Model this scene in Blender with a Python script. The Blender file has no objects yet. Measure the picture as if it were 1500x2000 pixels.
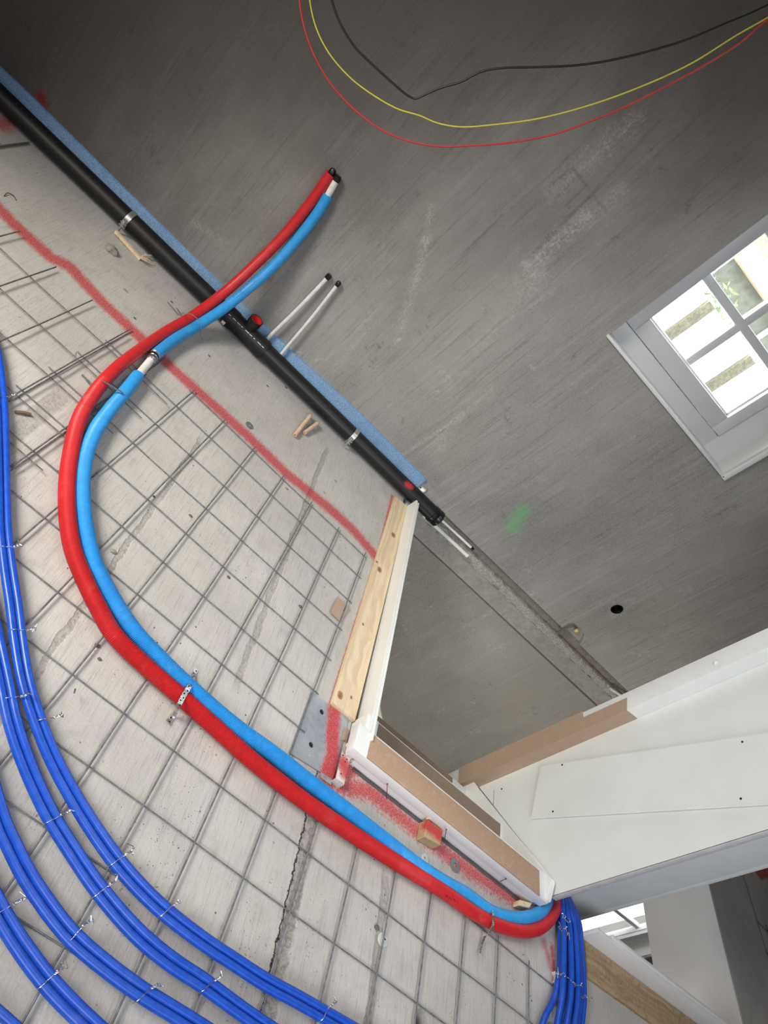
import bpy, bmesh, math, random
from mathutils import Vector, Matrix, noise
random.seed(7)
C = bpy.context.scene.collection
sc = bpy.context.scene

# ------------------------------------------------------------------ camera
F_PX = 1319.424
CAM = Vector((-0.087, -1.271, 1.451))
RX = Vector((0.69810, 0.14914, 0.70029))      # image right
RY = Vector((0.64624, -0.55153, -0.52745))    # image down
RZ = Vector((0.30784, 0.82089, -0.48098))     # forward
RZ.normalize(); RX = (RX - RZ * RX.dot(RZ)).normalized(); RY = RZ.cross(RX)
cam_d = bpy.data.cameras.new('camera'); cam = bpy.data.objects.new('camera', cam_d); C.objects.link(cam)
m = Matrix.Identity(4)
for i in range(3):
    m[i][0] = RX[i]; m[i][1] = -RY[i]; m[i][2] = -RZ[i]; m[i][3] = CAM[i]
cam.matrix_world = m
cam_d.sensor_fit = 'HORIZONTAL'; cam_d.sensor_width = 36.0; cam_d.lens = 36.0 * F_PX / 1500.0
cam_d.clip_start = 0.02; cam_d.clip_end = 200
sc.camera = cam

def on(axis, x, y, v):
    """survey helper: the point of a real plane (axis = value v) seen at photo position x, y"""
    d = RX * ((x - 750) / F_PX) + RY * ((y - 1000) / F_PX) + RZ
    return CAM + d * ((v - CAM[axis]) / d[axis])
def fl(x, y, z=0.0): return on(2, x, y, z)
def wl(x, y, yy=1.54): return on(1, x, y, yy)
def xp(x, y, xx): return on(0, x, y, xx)

# ------------------------------------------------------------------ world, lights, exposure
w = bpy.data.worlds.new('sky'); sc.world = w; w.use_nodes = True
nt = w.node_tree; nt.nodes.clear()
wo = nt.nodes.new('ShaderNodeOutputWorld'); bg = nt.nodes.new('ShaderNodeBackground')
bg.inputs[0].default_value = (0.93, 0.97, 1.0, 1); bg.inputs[1].default_value = 10.0
nt.links.new(bg.outputs[0], wo.inputs[0])

def area(name, loc, target, sx, sy, power, col, spread=180):
    d = bpy.data.lights.new(name, 'AREA'); d.shape = 'RECTANGLE'; d.size = sx; d.size_y = sy
    d.energy = power; d.color = col; d.spread = math.radians(spread)
    o = bpy.data.objects.new(name, d); C.objects.link(o); o.location = loc
    o.rotation_euler = (Vector(target) - Vector(loc)).to_track_quat('-Z', 'Y').to_euler()
    return o
# daylight from the left, behind and the storey below, plus added fill lamps
area('daylight_left', (-2.4, -0.7, 1.9), (-0.1, 0.35, 0), 1.4, 1.1, 42, (1.0, 0.93, 0.82), 85)
area('daylight_back', (0.5, -2.9, 2.0), (1.35, 1.1, 0.0), 1.8, 1.2, 12.5, (0.93, 0.96, 1.0), 80)
area('fill_above', (0.2, -1.8, 2.65), (0.2, -1.8, 0.0), 2.4, 1.6, 12, (0.95, 0.97, 1.0))  # added overhead ambient fill, no opening in the ceiling there
area('fill_stairs', (0.9, 0.0, 2.68), (0.9, 0.0, 0.0), 1.2, 1.2, 5, (0.97, 0.98, 1.0), 100)  # added overhead fill that lifts the floor against the wall
area('fill_right', (2.4, -3.0, 1.9), (1.5, 0.6, 0.2), 1.6, 1.2, 9, (0.93, 0.96, 1.0))  # added fill brightening the far fascia, newel board and right of the wall
area('daylight_lower_floor', (2.4, -1.0, -1.3), (1.9, 1.5, -0.8), 1.2, 1.0, 34, (1.0, 0.96, 0.88))

sc.view_settings.view_transform = 'Standard'; sc.view_settings.look = 'None'
sc.view_settings.exposure = 0.0; sc.view_settings.gamma = 1.0
sc.view_settings.use_curve_mapping = False

# ------------------------------------------------------------------ helpers
def tag(o, label=None, cat=None, group=None, kind=None):
    if label: o['label'] = label
    if cat: o['category'] = cat
    if group: o['group'] = group
    if kind: o['kind'] = kind
    return o
def empty(name, loc, label, cat, group=None):
    o = bpy.data.objects.new(name, None); C.objects.link(o); o.location = loc; o.empty_display_size = 0.05
    return tag(o, label, cat, group)
def obj(name, bm, mat, parent=None, smooth=True, sharp=35):
    bmesh.ops.recalc_face_normals(bm, faces=bm.faces)
    me = bpy.data.meshes.new(name); bm.to_mesh(me); bm.free()
    me.materials.append(mat)
    if smooth:
        me.polygons.foreach_set('use_smooth', [True] * len(me.polygons))
        me.set_sharp_from_angle(angle=math.radians(sharp))
    o = bpy.data.objects.new(name, me); C.objects.link(o)
    if parent:
        o.parent = parent
        M = Matrix.Translation(parent.location) if parent.type == 'EMPTY' else Matrix.Identity(4)
        o.matrix_parent_inverse = M.inverted()
    return o
def own_origin(o):
    """top-level single meshes: put the origin at the mesh's base centre"""
    vs = [v.co for v in o.data.vertices]
    c = Vector(((min(v.x for v in vs) + max(v.x for v in vs)) / 2, (min(v.y for v in vs) + max(v.y for v in vs)) / 2, min(v.z for v in vs)))
    o.data.transform(Matrix.Translation(-c)); o.location = c
    return o
def BM(): return bmesh.new()
def box(bm, x0, x1, y0, y1, z0, z1, bev=0.0, M=None):
    r = bmesh.ops.create_cube(bm, size=1.0)
    vs = r['verts']
    for v in vs:
        v.co = Vector(((x0 + x1) / 2 + v.co.x * (x1 - x0), (y0 + y1) / 2 + v.co.y * (y1 - y0), (z0 + z1) / 2 + v.co.z * (z1 - z0)))
    if bev:
        es = list({e for v in vs for e in v.link_edges})
        r2 = bmesh.ops.bevel(bm, geom=es, offset=bev, segments=2, affect='EDGES', profile=0.5)
        vs = list({v for f in r2['faces'] for v in f.verts} | {v for v in vs if v.is_valid})
    if M is not None:
        for v in vs: v.co = M @ v.co
    return vs
def frames(pts):
    """parallel-transport frames along a polyline"""
    T = []
    n = len(pts)
    for i in range(n):
        a = pts[max(i - 1, 0)]; b = pts[min(i + 1, n - 1)]
        T.append((b - a).normalized())
    up = Vector((0, 0, 1)) if abs(T[0].z) < 0.9 else Vector((0, 1, 0))
    N = (up - T[0] * up.dot(T[0])).normalized(); out = []
    for t in T:
        N = (N - t * N.dot(t)).normalized(); out.append((t, N, t.cross(N)))
    return out
def tube(bm, pts, r, seg=12, cap=True):
    pts = [Vector(p) for p in pts]; fr = frames(pts); rings = []
    for i, (p, (t, N, B)) in enumerate(zip(pts, fr)):
        rr = r[i] if isinstance(r, (list, tuple)) else r
        rings.append([bm.verts.new(p + (N * math.cos(2 * math.pi * k / seg) + B * math.sin(2 * math.pi * k / seg)) * rr) for k in range(seg)])
    for a, b in zip(rings, rings[1:]):
        for k in range(seg):
            bm.faces.new((a[k], a[(k + 1) % seg], b[(k + 1) % seg], b[k]))
    if cap:
        bm.faces.new(rings[0][::-1]); bm.faces.new(rings[-1])
    return rings
def spline(P, step=0.01):
    """smooth Catmull-Rom curve through the points, resampled at about step metres"""
    P = [Vector(p) for p in P]
    Q = [P[0] * 2 - P[1]] + P + [P[-1] * 2 - P[-2]]; fine = []
    for i in range(1, len(Q) - 2):
        p0, p1, p2, p3 = Q[i - 1], Q[i], Q[i + 1], Q[i + 2]
        def tt(a, b): return max((b - a).length, 1e-4) ** 0.5
        t0 = 0; t1 = t0 + tt(p0, p1); t2 = t1 + tt(p1, p2); t3 = t2 + tt(p2, p3)
        for k in range(24):
            t = t1 + (t2 - t1) * k / 24
            A1 = p0 * ((t1 - t) / (t1 - t0)) + p1 * ((t - t0) / (t1 - t0))
            A2 = p1 * ((t2 - t) / (t2 - t1)) + p2 * ((t - t1) / (t2 - t1))
            A3 = p2 * ((t3 - t) / (t3 - t2)) + p3 * ((t - t2) / (t3 - t2))
            B1 = A1 * ((t2 - t) / (t2 - t0)) + A2 * ((t - t0) / (t2 - t0))
            B2 = A2 * ((t3 - t) / (t3 - t1)) + A3 * ((t - t1) / (t3 - t1))
            fine.append(B1 * ((t2 - t) / (t2 - t1)) + B2 * ((t - t1) / (t2 - t1)))
    fine.append(P[-1]); out = [fine[0]]; acc = 0
    for a, b in zip(fine, fine[1:]):
        L = (b - a).length
        while acc + L >= step:
            f = (step - acc) / L; a = a + (b - a) * f; out.append(a); L = (b - a).length; acc = 0
            if L < 1e-7: break
        acc += L
    if (out[-1] - P[-1]).length > step * 0.3: out.append(P[-1])
    return out
def lathe(bm, prof, o, axis, seg=24):
    """prof = (distance along the axis, radius) pairs"""
    axis = Vector(axis).normalized(); up = Vector((0, 0, 1)) if abs(axis.z) < 0.9 else Vector((1, 0, 0))
    N = (up - axis * up.dot(axis)).normalized(); B = axis.cross(N); rings = []
    for d, r in prof:
        rings.append([bm.verts.new(Vector(o) + axis * d + (N * math.cos(2 * math.pi * k / seg) + B * math.sin(2 * math.pi * k / seg)) * max(r, 1e-5)) for k in range(seg)])
    for a, b in zip(rings, rings[1:]):
        for k in range(seg): bm.faces.new((a[k], a[(k + 1) % seg], b[(k + 1) % seg], b[k]))
    if prof[0][1] <= 1e-4 or prof[-1][1] <= 1e-4: bmesh.ops.remove_doubles(bm, verts=[v for r in rings for v in r], dist=2e-5)
    return rings
def prism(bm, poly, d):
    """extrude a planar polygon (list of 3D points) by vector d"""
    d = Vector(d); a = [bm.verts.new(Vector(p)) for p in poly]; b = [bm.verts.new(Vector(p) + d) for p in poly]; n = len(poly)
    bm.faces.new(a); bm.faces.new(b[::-1])
    for k in range(n): bm.faces.new((a[k], a[(k + 1) % n], b[(k + 1) % n], b[k]))
def cut(o, cutters):
    """carve real holes with boolean cutters, then throw the cutters away"""
    for c in cutters:
        md = o.modifiers.new('cut', 'BOOLEAN'); md.object = c; md.operation = 'DIFFERENCE'; md.solver = 'EXACT'
    bpy.context.view_layer.update()
    dg = bpy.context.evaluated_depsgraph_get()
    me = bpy.data.meshes.new_from_object(o.evaluated_get(dg), preserve_all_data_layers=True, depsgraph=dg)
    o.modifiers.clear(); old = o.data; o.data = me; me.name = old.name
    for c in cutters: bpy.data.objects.remove(c, do_unlink=True)
def cutter(bm):
    me = bpy.data.meshes.new('cutter'); bmesh.ops.recalc_face_normals(bm, faces=bm.faces); bm.to_mesh(me); bm.free()
    o = bpy.data.objects.new('cutter', me); C.objects.link(o); return o

# ------------------------------------------------------------------ materials
class MT:
    def __init__(s, name, rough=0.7, metal=0.0, spec=0.5):
        s.m = bpy.data.materials.new(name); s.m.use_nodes = True; s.t = s.m.node_tree
        s.b = s.t.nodes['Principled BSDF']; s.b.inputs['Roughness'].default_value = rough; s.b.inputs['Metallic'].default_value = metal
        s.b.inputs['Specular IOR Level'].default_value = spec
        s.tc = s.t.nodes.new('ShaderNodeTexCoord'); s.geo = s.t.nodes.new('ShaderNodeNewGeometry'); s.P = s.geo.outputs['Position']
    def L(s, a, b): s.t.links.new(a, b)
    def val(s, sock, v):
        if isinstance(v, (int, float)): sock.default_value = v
        elif isinstance(v, (tuple, list)): sock.default_value = v
        else: s.L(v, sock)
    def math(s, op, a, b=0.0, c=None, clamp=False):
        n = s.t.nodes.new('ShaderNodeMath'); n.operation = op; n.use_clamp = clamp
        s.val(n.inputs[0], a); s.val(n.inputs[1], b)
        if c is not None: s.val(n.inputs[2], c)
        return n.outputs[0]
    def mapr(s, v, a, b, c=0.0, d=1.0, smooth=True):
        n = s.t.nodes.new('ShaderNodeMapRange'); n.interpolation_type = 'SMOOTHSTEP' if smooth else 'LINEAR'
        s.val(n.inputs[0], v)
        for i, q in enumerate((a, b, c, d)): n.inputs[i + 1].default_value = q
        return n.outputs[0]
    def vmap(s, scale=(1, 1, 1), rot=(0, 0, 0), loc=(0, 0, 0), src=None):
        n = s.t.nodes.new('ShaderNodeMapping'); n.inputs['Scale'].default_value = scale; n.inputs['Rotation'].default_value = rot
        n.inputs['Location'].default_value = loc; s.L(src or s.P, n.inputs[0]); return n.outputs[0]
    def noise(s, scale, detail=4, rough=0.55, vec=None, dist=0.0):
        n = s.t.nodes.new('ShaderNodeTexNoise'); n.inputs['Scale'].default_value = scale; n.inputs['Detail'].default_value = detail
        n.inputs['Roughness'].default_value = rough; n.inputs['Distortion'].default_value = dist
        s.L(vec or s.P, n.inputs['Vector']); return n.outputs[0]
    def voro(s, scale, vec=None, feat='F1', rnd=1.0):
        n = s.t.nodes.new('ShaderNodeTexVoronoi'); n.feature = feat; n.inputs['Scale'].default_value = scale
        n.inputs['Randomness'].default_value = rnd
        s.L(vec or s.P, n.inputs['Vector']); return n.outputs[0]
    def mix(s, f, a, b, mode='MIX'):
        n = s.t.nodes.new('ShaderNodeMix'); n.data_type = 'RGBA'; n.blend_type = mode
        s.val(n.inputs[0], f)
        for sock, v in ((n.inputs[6], a), (n.inputs[7], b)):
            if isinstance(v, (tuple, list)): sock.default_value = tuple(v)[:3] + (1,)
            else: s.L(v, sock)
        return n.outputs[2]
    def sep(s, v=None):
        n = s.t.nodes.new('ShaderNodeSeparateXYZ'); s.L(v or s.P, n.inputs[0]); return n.outputs
    def ramp(s, f, stops):
        n = s.t.nodes.new('ShaderNodeValToRGB'); cr = n.color_ramp
        while len(cr.elements) < len(stops): cr.elements.new(0.5)
        for e, (p, c) in zip(cr.elements, stops): e.position = p; e.color = tuple(c)[:3] + (1,)
        s.L(f, n.inputs[0]); return n.outputs[0]
    def bump(s, h, strength=0.3, dist=0.002, prev=None):
        n = s.t.nodes.new('ShaderNodeBump'); n.inputs['Strength'].default_value = strength; n.inputs['Distance'].default_value = dist
        s.L(h, n.inputs['Height'])
        if prev: s.L(prev, n.inputs['Normal'])
        s.L(n.outputs[0], s.b.inputs['Normal']); return n.outputs[0]
    def col(s, c): s.val(s.b.inputs['Base Color'], tuple(c)[:3] + (1,) if isinstance(c, (tuple, list)) else c)
    def seg(s, a, b, hw, soft, vec=None, wob=None):
        """mask of a sprayed or scratched stroke from a to b (any two 3D points in metres)"""
        a = Vector(a); b = Vector(b); ab = b - a
        def vm(op, p, q):
            n = s.t.nodes.new('ShaderNodeVectorMath'); n.operation = op
            for i, v in enumerate((p, q)):
                if isinstance(v, Vector): n.inputs[i].default_value = v
                else: s.L(v, n.inputs[i])
            return n
        pa = vm('SUBTRACT', vec or s.P, a).outputs[0]
        t = s.math('DIVIDE', vm('DOT_PRODUCT', pa, ab).outputs['Value'], ab.length_squared, clamp=True)
        sc_ = s.t.nodes.new('ShaderNodeVectorMath'); sc_.operation = 'SCALE'; sc_.inputs[0].default_value = ab; s.L(t, sc_.inputs[3])
        df = vm('SUBTRACT', pa, sc_.outputs[0]).outputs[0]
        n = s.t.nodes.new('ShaderNodeVectorMath'); n.operation = 'LENGTH'; s.L(df, n.inputs[0]); d = n.outputs['Value']
        if wob is not None: d = s.math('ADD', d, wob)
        return s.mapr(d, hw - soft, hw + soft, 1, 0)
    def union(s, ms):
        r = ms[0]
        for q in ms[1:]: r = s.math('MAXIMUM', r, q)
        return r

RED = (0.50, 0.028, 0.035)
def paint_wob(M, amp=0.02, sc_=45):
    n = M.noise(sc_, 5, 0.75); return M.mapr(n, 0.2, 0.8, -amp, amp, smooth=False)
def plain(name, c, rough=0.5, metal=0.0, var=0.08, sc_=30, bump=0.0, spec=0.5):
    M = MT(name, rough, metal, spec); n = M.noise(sc_, 5, 0.6)
    d = tuple(x * (1 - var) for x in c); l = tuple(min(1, x * (1 + var)) for x in c)
    M.col(M.mix(M.mapr(n, 0.3, 0.7), d, l))
    if bump: M.bump(n, bump, 0.001)
    return M.m

# --- concrete of the floor
def concrete_floor():
    M = MT('concrete_floor', 0.93, spec=0.25)
    rot = M.vmap(rot=(0, 0, math.radians(-1.9)))
    big = M.noise(2.2, 5, 0.6); mid = M.noise(14, 6, 0.65); fine = M.noise(160, 4, 0.7)
    streak = M.noise(1.0, 6, 0.7, vec=M.vmap((140, 9, 1), src=rot))
    c = M.mix(M.mapr(big, 0.3, 0.7), (0.45, 0.435, 0.415), (0.56, 0.545, 0.525))
    c = M.mix(M.math('MULTIPLY', M.mapr(mid, 0.45, 0.8), 0.45), c, (0.31, 0.30, 0.285))
    c = M.mix(M.math('MULTIPLY', M.mapr(fine, 0.35, 0.75), 0.30), c, (0.62, 0.60, 0.585))
    c = M.mix(M.math('MULTIPLY', M.mapr(streak, 0.5, 0.66), 0.34), c, (0.27, 0.26, 0.25))
    # joints between the hollow-core planks, running towards the wall
    X, Y, Z = M.sep(rot)
    jn = M.mapr(M.noise(9, 5, 0.7), 0.2, 0.8, -0.012, 0.012, smooth=False)
    Xw = M.math('ADD', X, jn)
    joints = []
    for x0, hw, amt, y0, y1 in ((-0.345, 0.030, 0.65, 0.0, 0.5), (0.055, 0.010, 0.75, -2, 0.75), (0.515, 0.013, 0.7, -0.1, 1.3), (0.868, 0.023, 1.0, -2.0, -0.12),
                            (1.155, 0.016, 0.75, -0.9, -0.26), (-0.86, 0.012, 0.5, -2, 0.9), (3.75, 0.012, 0.9, -1, 1.5), (4.1, 0.012, 0.9, -1, 1.5)):
        dd = M.math('ABSOLUTE', M.math('SUBTRACT', Xw, x0))
        q = M.math('MULTIPLY', M.mapr(dd, hw * 0.6, hw * 1.15, 1, 0), amt)
        q = M.math('MULTIPLY', q, M.math('MULTIPLY', M.mapr(Y, y0, y0 + 0.06), M.mapr(Y, y1 - 0.08, y1, 1, 0)))
        joints.append(q)
    J = M.union(joints)
    rub = M.noise(75, 5, 0.8)
    c = M.mix(M.math('MULTIPLY', J, M.mapr(rub, 0.3, 0.62, 0.8, 0.55)), c, M.mix(M.mapr(rub, 0.35, 0.6), (0.16, 0.15, 0.135), (0.40, 0.38, 0.35)))
    crk = M.math('ABSOLUTE', M.math('SUBTRACT', M.math('ADD', X, M.mapr(M.noise(22, 5, 0.75), 0, 1, -0.022, 0.022, smooth=False)), 0.845))
    crk = M.math('MULTIPLY', M.mapr(crk, 0.0015, 0.004, 1, 0), M.mapr(Y, -0.15, -0.1, 1, 0))
    c = M.mix(crk, c, (0.05, 0.045, 0.04))
    sp = M.mapr(M.noise(95, 6, 0.85), 0.60, 0.68); c = M.mix(M.math('MULTIPLY', sp, 0.35), c, (0.20, 0.19, 0.175))
    sp2 = M.mapr(M.noise(120, 5, 0.85, vec=M.vmap(loc=(3, 3, 3))), 0.58, 0.66); c = M.mix(M.math('MULTIPLY', sp2, 0.4), c, (0.70, 0.69, 0.67))
    # pits and crumbs of mortar, most of them near the drain pipe and the board
    pv = M.voro(34); pm = M.mapr(M.noise(5, 3), 0.52, 0.62)
    pits = M.math('MULTIPLY', M.mapr(M.math('ADD', pv, M.mapr(M.noise(150, 3, 0.8), 0.2, 0.8, -0.05, 0.05, smooth=False)), 0.06, 0.10, 1, 0), pm)
    c = M.mix(pits, c, (0.10, 0.095, 0.085))
    cr = M.voro(120); cm = M.mapr(M.noise(3.2, 4, 0.6, vec=M.vmap(loc=(4, 2, 0))), 0.50, 0.62)
    crumbs = M.math('MULTIPLY', M.math('MULTIPLY', M.mapr(cr, 0.12, 0.22, 1, 0), cm), M.mapr(M.noise(38, 3, 0.7), 0.48, 0.58))
    c = M.mix(M.math('MULTIPLY', crumbs, 0.75), c, (0.20, 0.185, 0.165))
    # red spray marks
    wob = paint_wob(M, 0.014, 60); wob2 = paint_wob(M, 0.03, 90)
    line = [fl(-60, 350), fl(30, 440), fl(100, 503), fl(135, 520), fl(200, 590), fl(280, 665), fl(340, 722), fl(480, 848), fl(560, 925), fl(640, 990), fl(690, 1035), fl(735, 1088)]
    ms = [M.seg(a, b, 0.031, 0.017, wob=wob) for a, b in zip(line, line[1:])]
    ms += [M.seg(fl(130, 520), fl(175, 560), 0.014, 0.012, wob=wob)]
    edge = [fl(766, 968), fl(738, 1085), fl(700, 1200), fl(645, 1375)]
    ms += [M.seg(a, b, 0.006, 0.008, wob=paint_wob(M, 0.006, 70)) for a, b in zip(edge, edge[1:])]
    band = [fl(665, 1535), fl(720, 1545), fl(800, 1610), fl(880, 1675), fl(955, 1725), fl(1015, 1760)]
    ms += [M.seg(a, b, 0.028, 0.02, wob=wob2) for a, b in zip(band, band[1:])]
    ms += [M.seg(fl(640, 1530), fl(690, 1500), 0.03, 0.02, wob=wob2)]
    ms += [M.math('MULTIPLY', M.seg(fl(1062, 1838), fl(1080, 1900), 0.012, 0.02, wob=wob), 0.8), M.seg(fl(1078, 1850), fl(1086, 1960), 0.010, 0.010, wob=wob)]
    ms += [M.math('MULTIPLY', M.seg(fl(0, 245), fl(25, 235), 0.03, 0.03, wob=wob), 0.9), M.seg(fl(1505, 1690), fl(1480, 1700), 0.05, 0.01)]
    ms += [M.math('MULTIPLY', M.seg(fl(500, 1440), fl(600, 1520), 0.02, 0.03, wob=wob2), 0.12)]
    R = M.union(ms)
    spk = M.mapr(M.noise(260, 2, 0.5), 0.30, 0.62, 0.60, 1.0)
    R = M.math('MULTIPLY', R, spk)
    c = M.mix(M.math('MULTIPLY', R, 0.93), c, RED)
    M.col(c)
    h = M.math('ADD', M.math('MULTIPLY', fine, 0.6), M.math('MULTIPLY', streak, 0.9))
    h = M.math('SUBTRACT', h, M.math('MULTIPLY', J, M.math('MULTIPLY', rub, 3.2)))
    h = M.math('SUBTRACT', h, M.math('MULTIPLY', pits, 2.0)); h = M.math('ADD', h, M.math('MULTIPLY', crumbs, 1.6))
    M.bump(h, 0.6, 0.0035)
    return M.m

# --- smooth precast wall, streaks run up and down
def concrete_wall(name, lower=False):
    M = MT(name, 0.78, spec=0.3)
    X, Y, Z = M.sep()
    big = M.noise(0.9, 5, 0.6, vec=M.vmap((1, 1, 0.6))); big2 = M.noise(2.6, 6, 0.65, vec=M.vmap((1.2, 1, 0.8), loc=(3, 0, 1)))
    st = M.noise(1.0, 6, 0.72, vec=M.vmap((26, 26, 1.6), rot=(0, math.radians(4), 0)))
    st2 = M.noise(1.0, 5, 0.7, vec=M.vmap((90, 90, 3.5), rot=(0, math.radians(-2), 0)))
    fine = M.noise(190, 4, 0.7)
    a, b = ((0.20, 0.185, 0.165), (0.29, 0.275, 0.25)) if lower else ((0.245, 0.240, 0.228), (0.36, 0.352, 0.338))
    c = M.mix(M.mapr(M.math('ADD', M.math('MULTIPLY', big, 0.6), M.math('MULTIPLY', big2, 0.4)), 0.36, 0.64), a, b)
    c = M.mix(M.math('MULTIPLY', M.mapr(st, 0.48, 0.75), 0.42 if not lower else 0.20), c, (0.49, 0.48, 0.46))
    c = M.mix(M.math('MULTIPLY', M.mapr(st2, 0.52, 0.68), 0.42 if not lower else 0.15), c, (0.15, 0.142, 0.133))
    c = M.mix(M.math('MULTIPLY', M.mapr(fine, 0.40, 0.66), 0.40), c, (0.44, 0.43, 0.41))
    bl = M.math('MULTIPLY', M.mapr(M.noise(7, 6, 0.75, vec=M.vmap((1, 1, 0.7), loc=(0, 5, 0))), 0.60, 0.72), M.mapr(M.noise(60, 3), 0.4, 0.6))
    c = M.mix(M.math('MULTIPLY', bl, 0.55), c, (0.60, 0.585, 0.56))
    blk = M.math('MULTIPLY', M.mapr(M.noise(6, 6, 0.8, vec=M.vmap(loc=(9, 1, 3))), 0.58, 0.68), M.mapr(M.noise(40, 4, 0.7), 0.42, 0.6))
    c = M.mix(M.math('MULTIPLY', blk, 0.45), c, (0.10, 0.092, 0.082))
    wob = paint_wob(M, 0.010, 45)
    if not lower:
        # cloudy brown tone, darker towards the upper left of the wall
        brown_mask = M.math('ADD', M.math('MULTIPLY', X, -1.1), M.math('MULTIPLY', Z, 0.8))
        brown_mask = M.math('ADD', brown_mask, M.mapr(M.noise(1.6, 6, 0.62, vec=M.vmap((1, 1, 0.55), loc=(2, 0, 5))), 0.2, 0.8, -0.6, 0.6, smooth=False))
        brown_mask = M.math('MULTIPLY', M.mapr(brown_mask, -0.25, 1.6), 1.0)
        c = M.mix(brown_mask, c, M.mix(0.78, c, (0.050, 0.041, 0.036)))
        c = M.mix(M.math('MULTIPLY', M.seg(wl(1002, 1028), wl(1022, 998), 0.026, 0.045, wob=wob), 0.70), c, (0.13, 0.50, 0.20))
        c = M.mix(M.math('MULTIPLY', M.seg(wl(78, 188), wl(85, 200), 0.018, 0.022, wob=wob), 0.9), c, (0.25, 0.01, 0.015))
        # rubbed pale scrapes and board joints left by the formwork
        spk = M.math('MULTIPLY', M.mapr(M.noise(110, 5, 0.85), 0.40, 0.62), M.mapr(M.noise(1.0, 5, 0.75, vec=M.vmap((70, 70, 5))), 0.30, 0.62, 0.35, 1.0))
        lines = [((785, 640), (832, 470), 0.016, 0.75), ((832, 470), (842, 405), 0.012, 0.7), ((1030, 525), (1140, 415), 0.020, 0.75), ((1080, 370), (1240, 235), 0.030, 0.5), ((1120, 460), (1210, 370), 0.018, 0.55), ((960, 640), (1060, 540), 0.030, 0.5),
                 ((1000, 560), (1090, 470), 0.030, 0.45), ((770, 900), (905, 810), 0.006, 0.8), ((640, 740), (720, 640), 0.008, 0.5), ((860, 870), (872, 848), 0.024, 0.8), ((850, 850), (960, 760), 0.014, 0.5), ((920, 680), (1080, 570), 0.010, 0.4),
                 ((1080, 1230), (1270, 1130), 0.003, 0.7), ((1090, 1215), (1180, 1160), 0.002, 0.6), ((1310, 1190), (1350, 1150), 0.008, 0.5), ((1100, 770), (1180, 700), 0.008, 0.4), ((430, 470), (385, 440), 0.018, 0.4), ((1050, 900), (1150, 860), 0.020, 0.3)]
        for p, q, hw, am in lines:
            wb = M.mapr(M.noise(22, 6, 0.85), 0.2, 0.8, -hw * 1.6, hw * 1.6, smooth=False)
            c = M.mix(M.math('MULTIPLY', M.math('MULTIPLY', M.seg(wl(*p), wl(*q), hw, hw * 1.3, wob=wb), spk), am), c, (0.52, 0.51, 0.49))
        dark = [((348, 36), (240, 260), 0.006), ((425, 40), (285, 255), 0.003), ((1075, 362), (1120, 325), 0.004), ((1035, 500), (1150, 385), 0.005), ((1105, 402), (1145, 362), 0.004), ((1150, 385), (1290, 235), 0.005), ((1120, 330), (1185, 415), 0.004), ((900, 500), (980, 420), 0.004), ((35, 50), (10, 95), 0.004), ((175, 15), (160, 55), 0.004)]
        for p, q, hw in dark:
            c = M.mix(M.math('MULTIPLY', M.seg(wl(*p), wl(*q), hw, hw * 1.5, wob=M.mapr(M.noise(25, 5, 0.8), 0.2, 0.8, -hw * 2.5, hw * 2.5, smooth=False)), 0.38), c, (0.11, 0.10, 0.095))
    else:
        arcs = [[(792, 1215), (825, 1190), (880, 1168), (930, 1158), (990, 1160)], [(805, 1225), (812, 1262), (826, 1300), (822, 1328), (805, 1355), (784, 1378)],
                [(900, 1218), (922, 1250), (930, 1285)], [(845, 1200), (880, 1192)], [(880, 1362), (985, 1285), (1052, 1240)], [(862, 1200), (884, 1200)], [(970, 1270), (990, 1285)],
                [(845, 1030), (790, 1100)], [(1000, 1320), (1060, 1300)]]
        for a_ in arcs:
            for p, q in zip(a_, a_[1:]):
                c = M.mix(M.math('MULTIPLY', M.seg(wl(*p, 1.535), wl(*q, 1.535), 0.0012, 0.0016), 0.40), c, (0.48, 0.46, 0.42))
    M.col(c)
    h = M.math('ADD', M.math('MULTIPLY', fine, 0.5), M.math('MULTIPLY', st, 0.8))
    M.bump(h, 0.30, 0.0025)
    return M.m

def rough_concrete(name, a, b, s=60, bs=0.9):
    M = MT(name, 0.95, spec=0.2); n = M.noise(s, 6, 0.8); v = M.voro(s * 1.6)
    c = M.mix(M.mapr(n, 0.3, 0.7), a, b); c = M.mix(M.mapr(v, 0.06, 0.12, 0.8, 0), c, (0.07, 0.065, 0.055)); M.col(c)
    M.bump(M.math('ADD', n, v), bs, 0.004); return M.m

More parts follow.
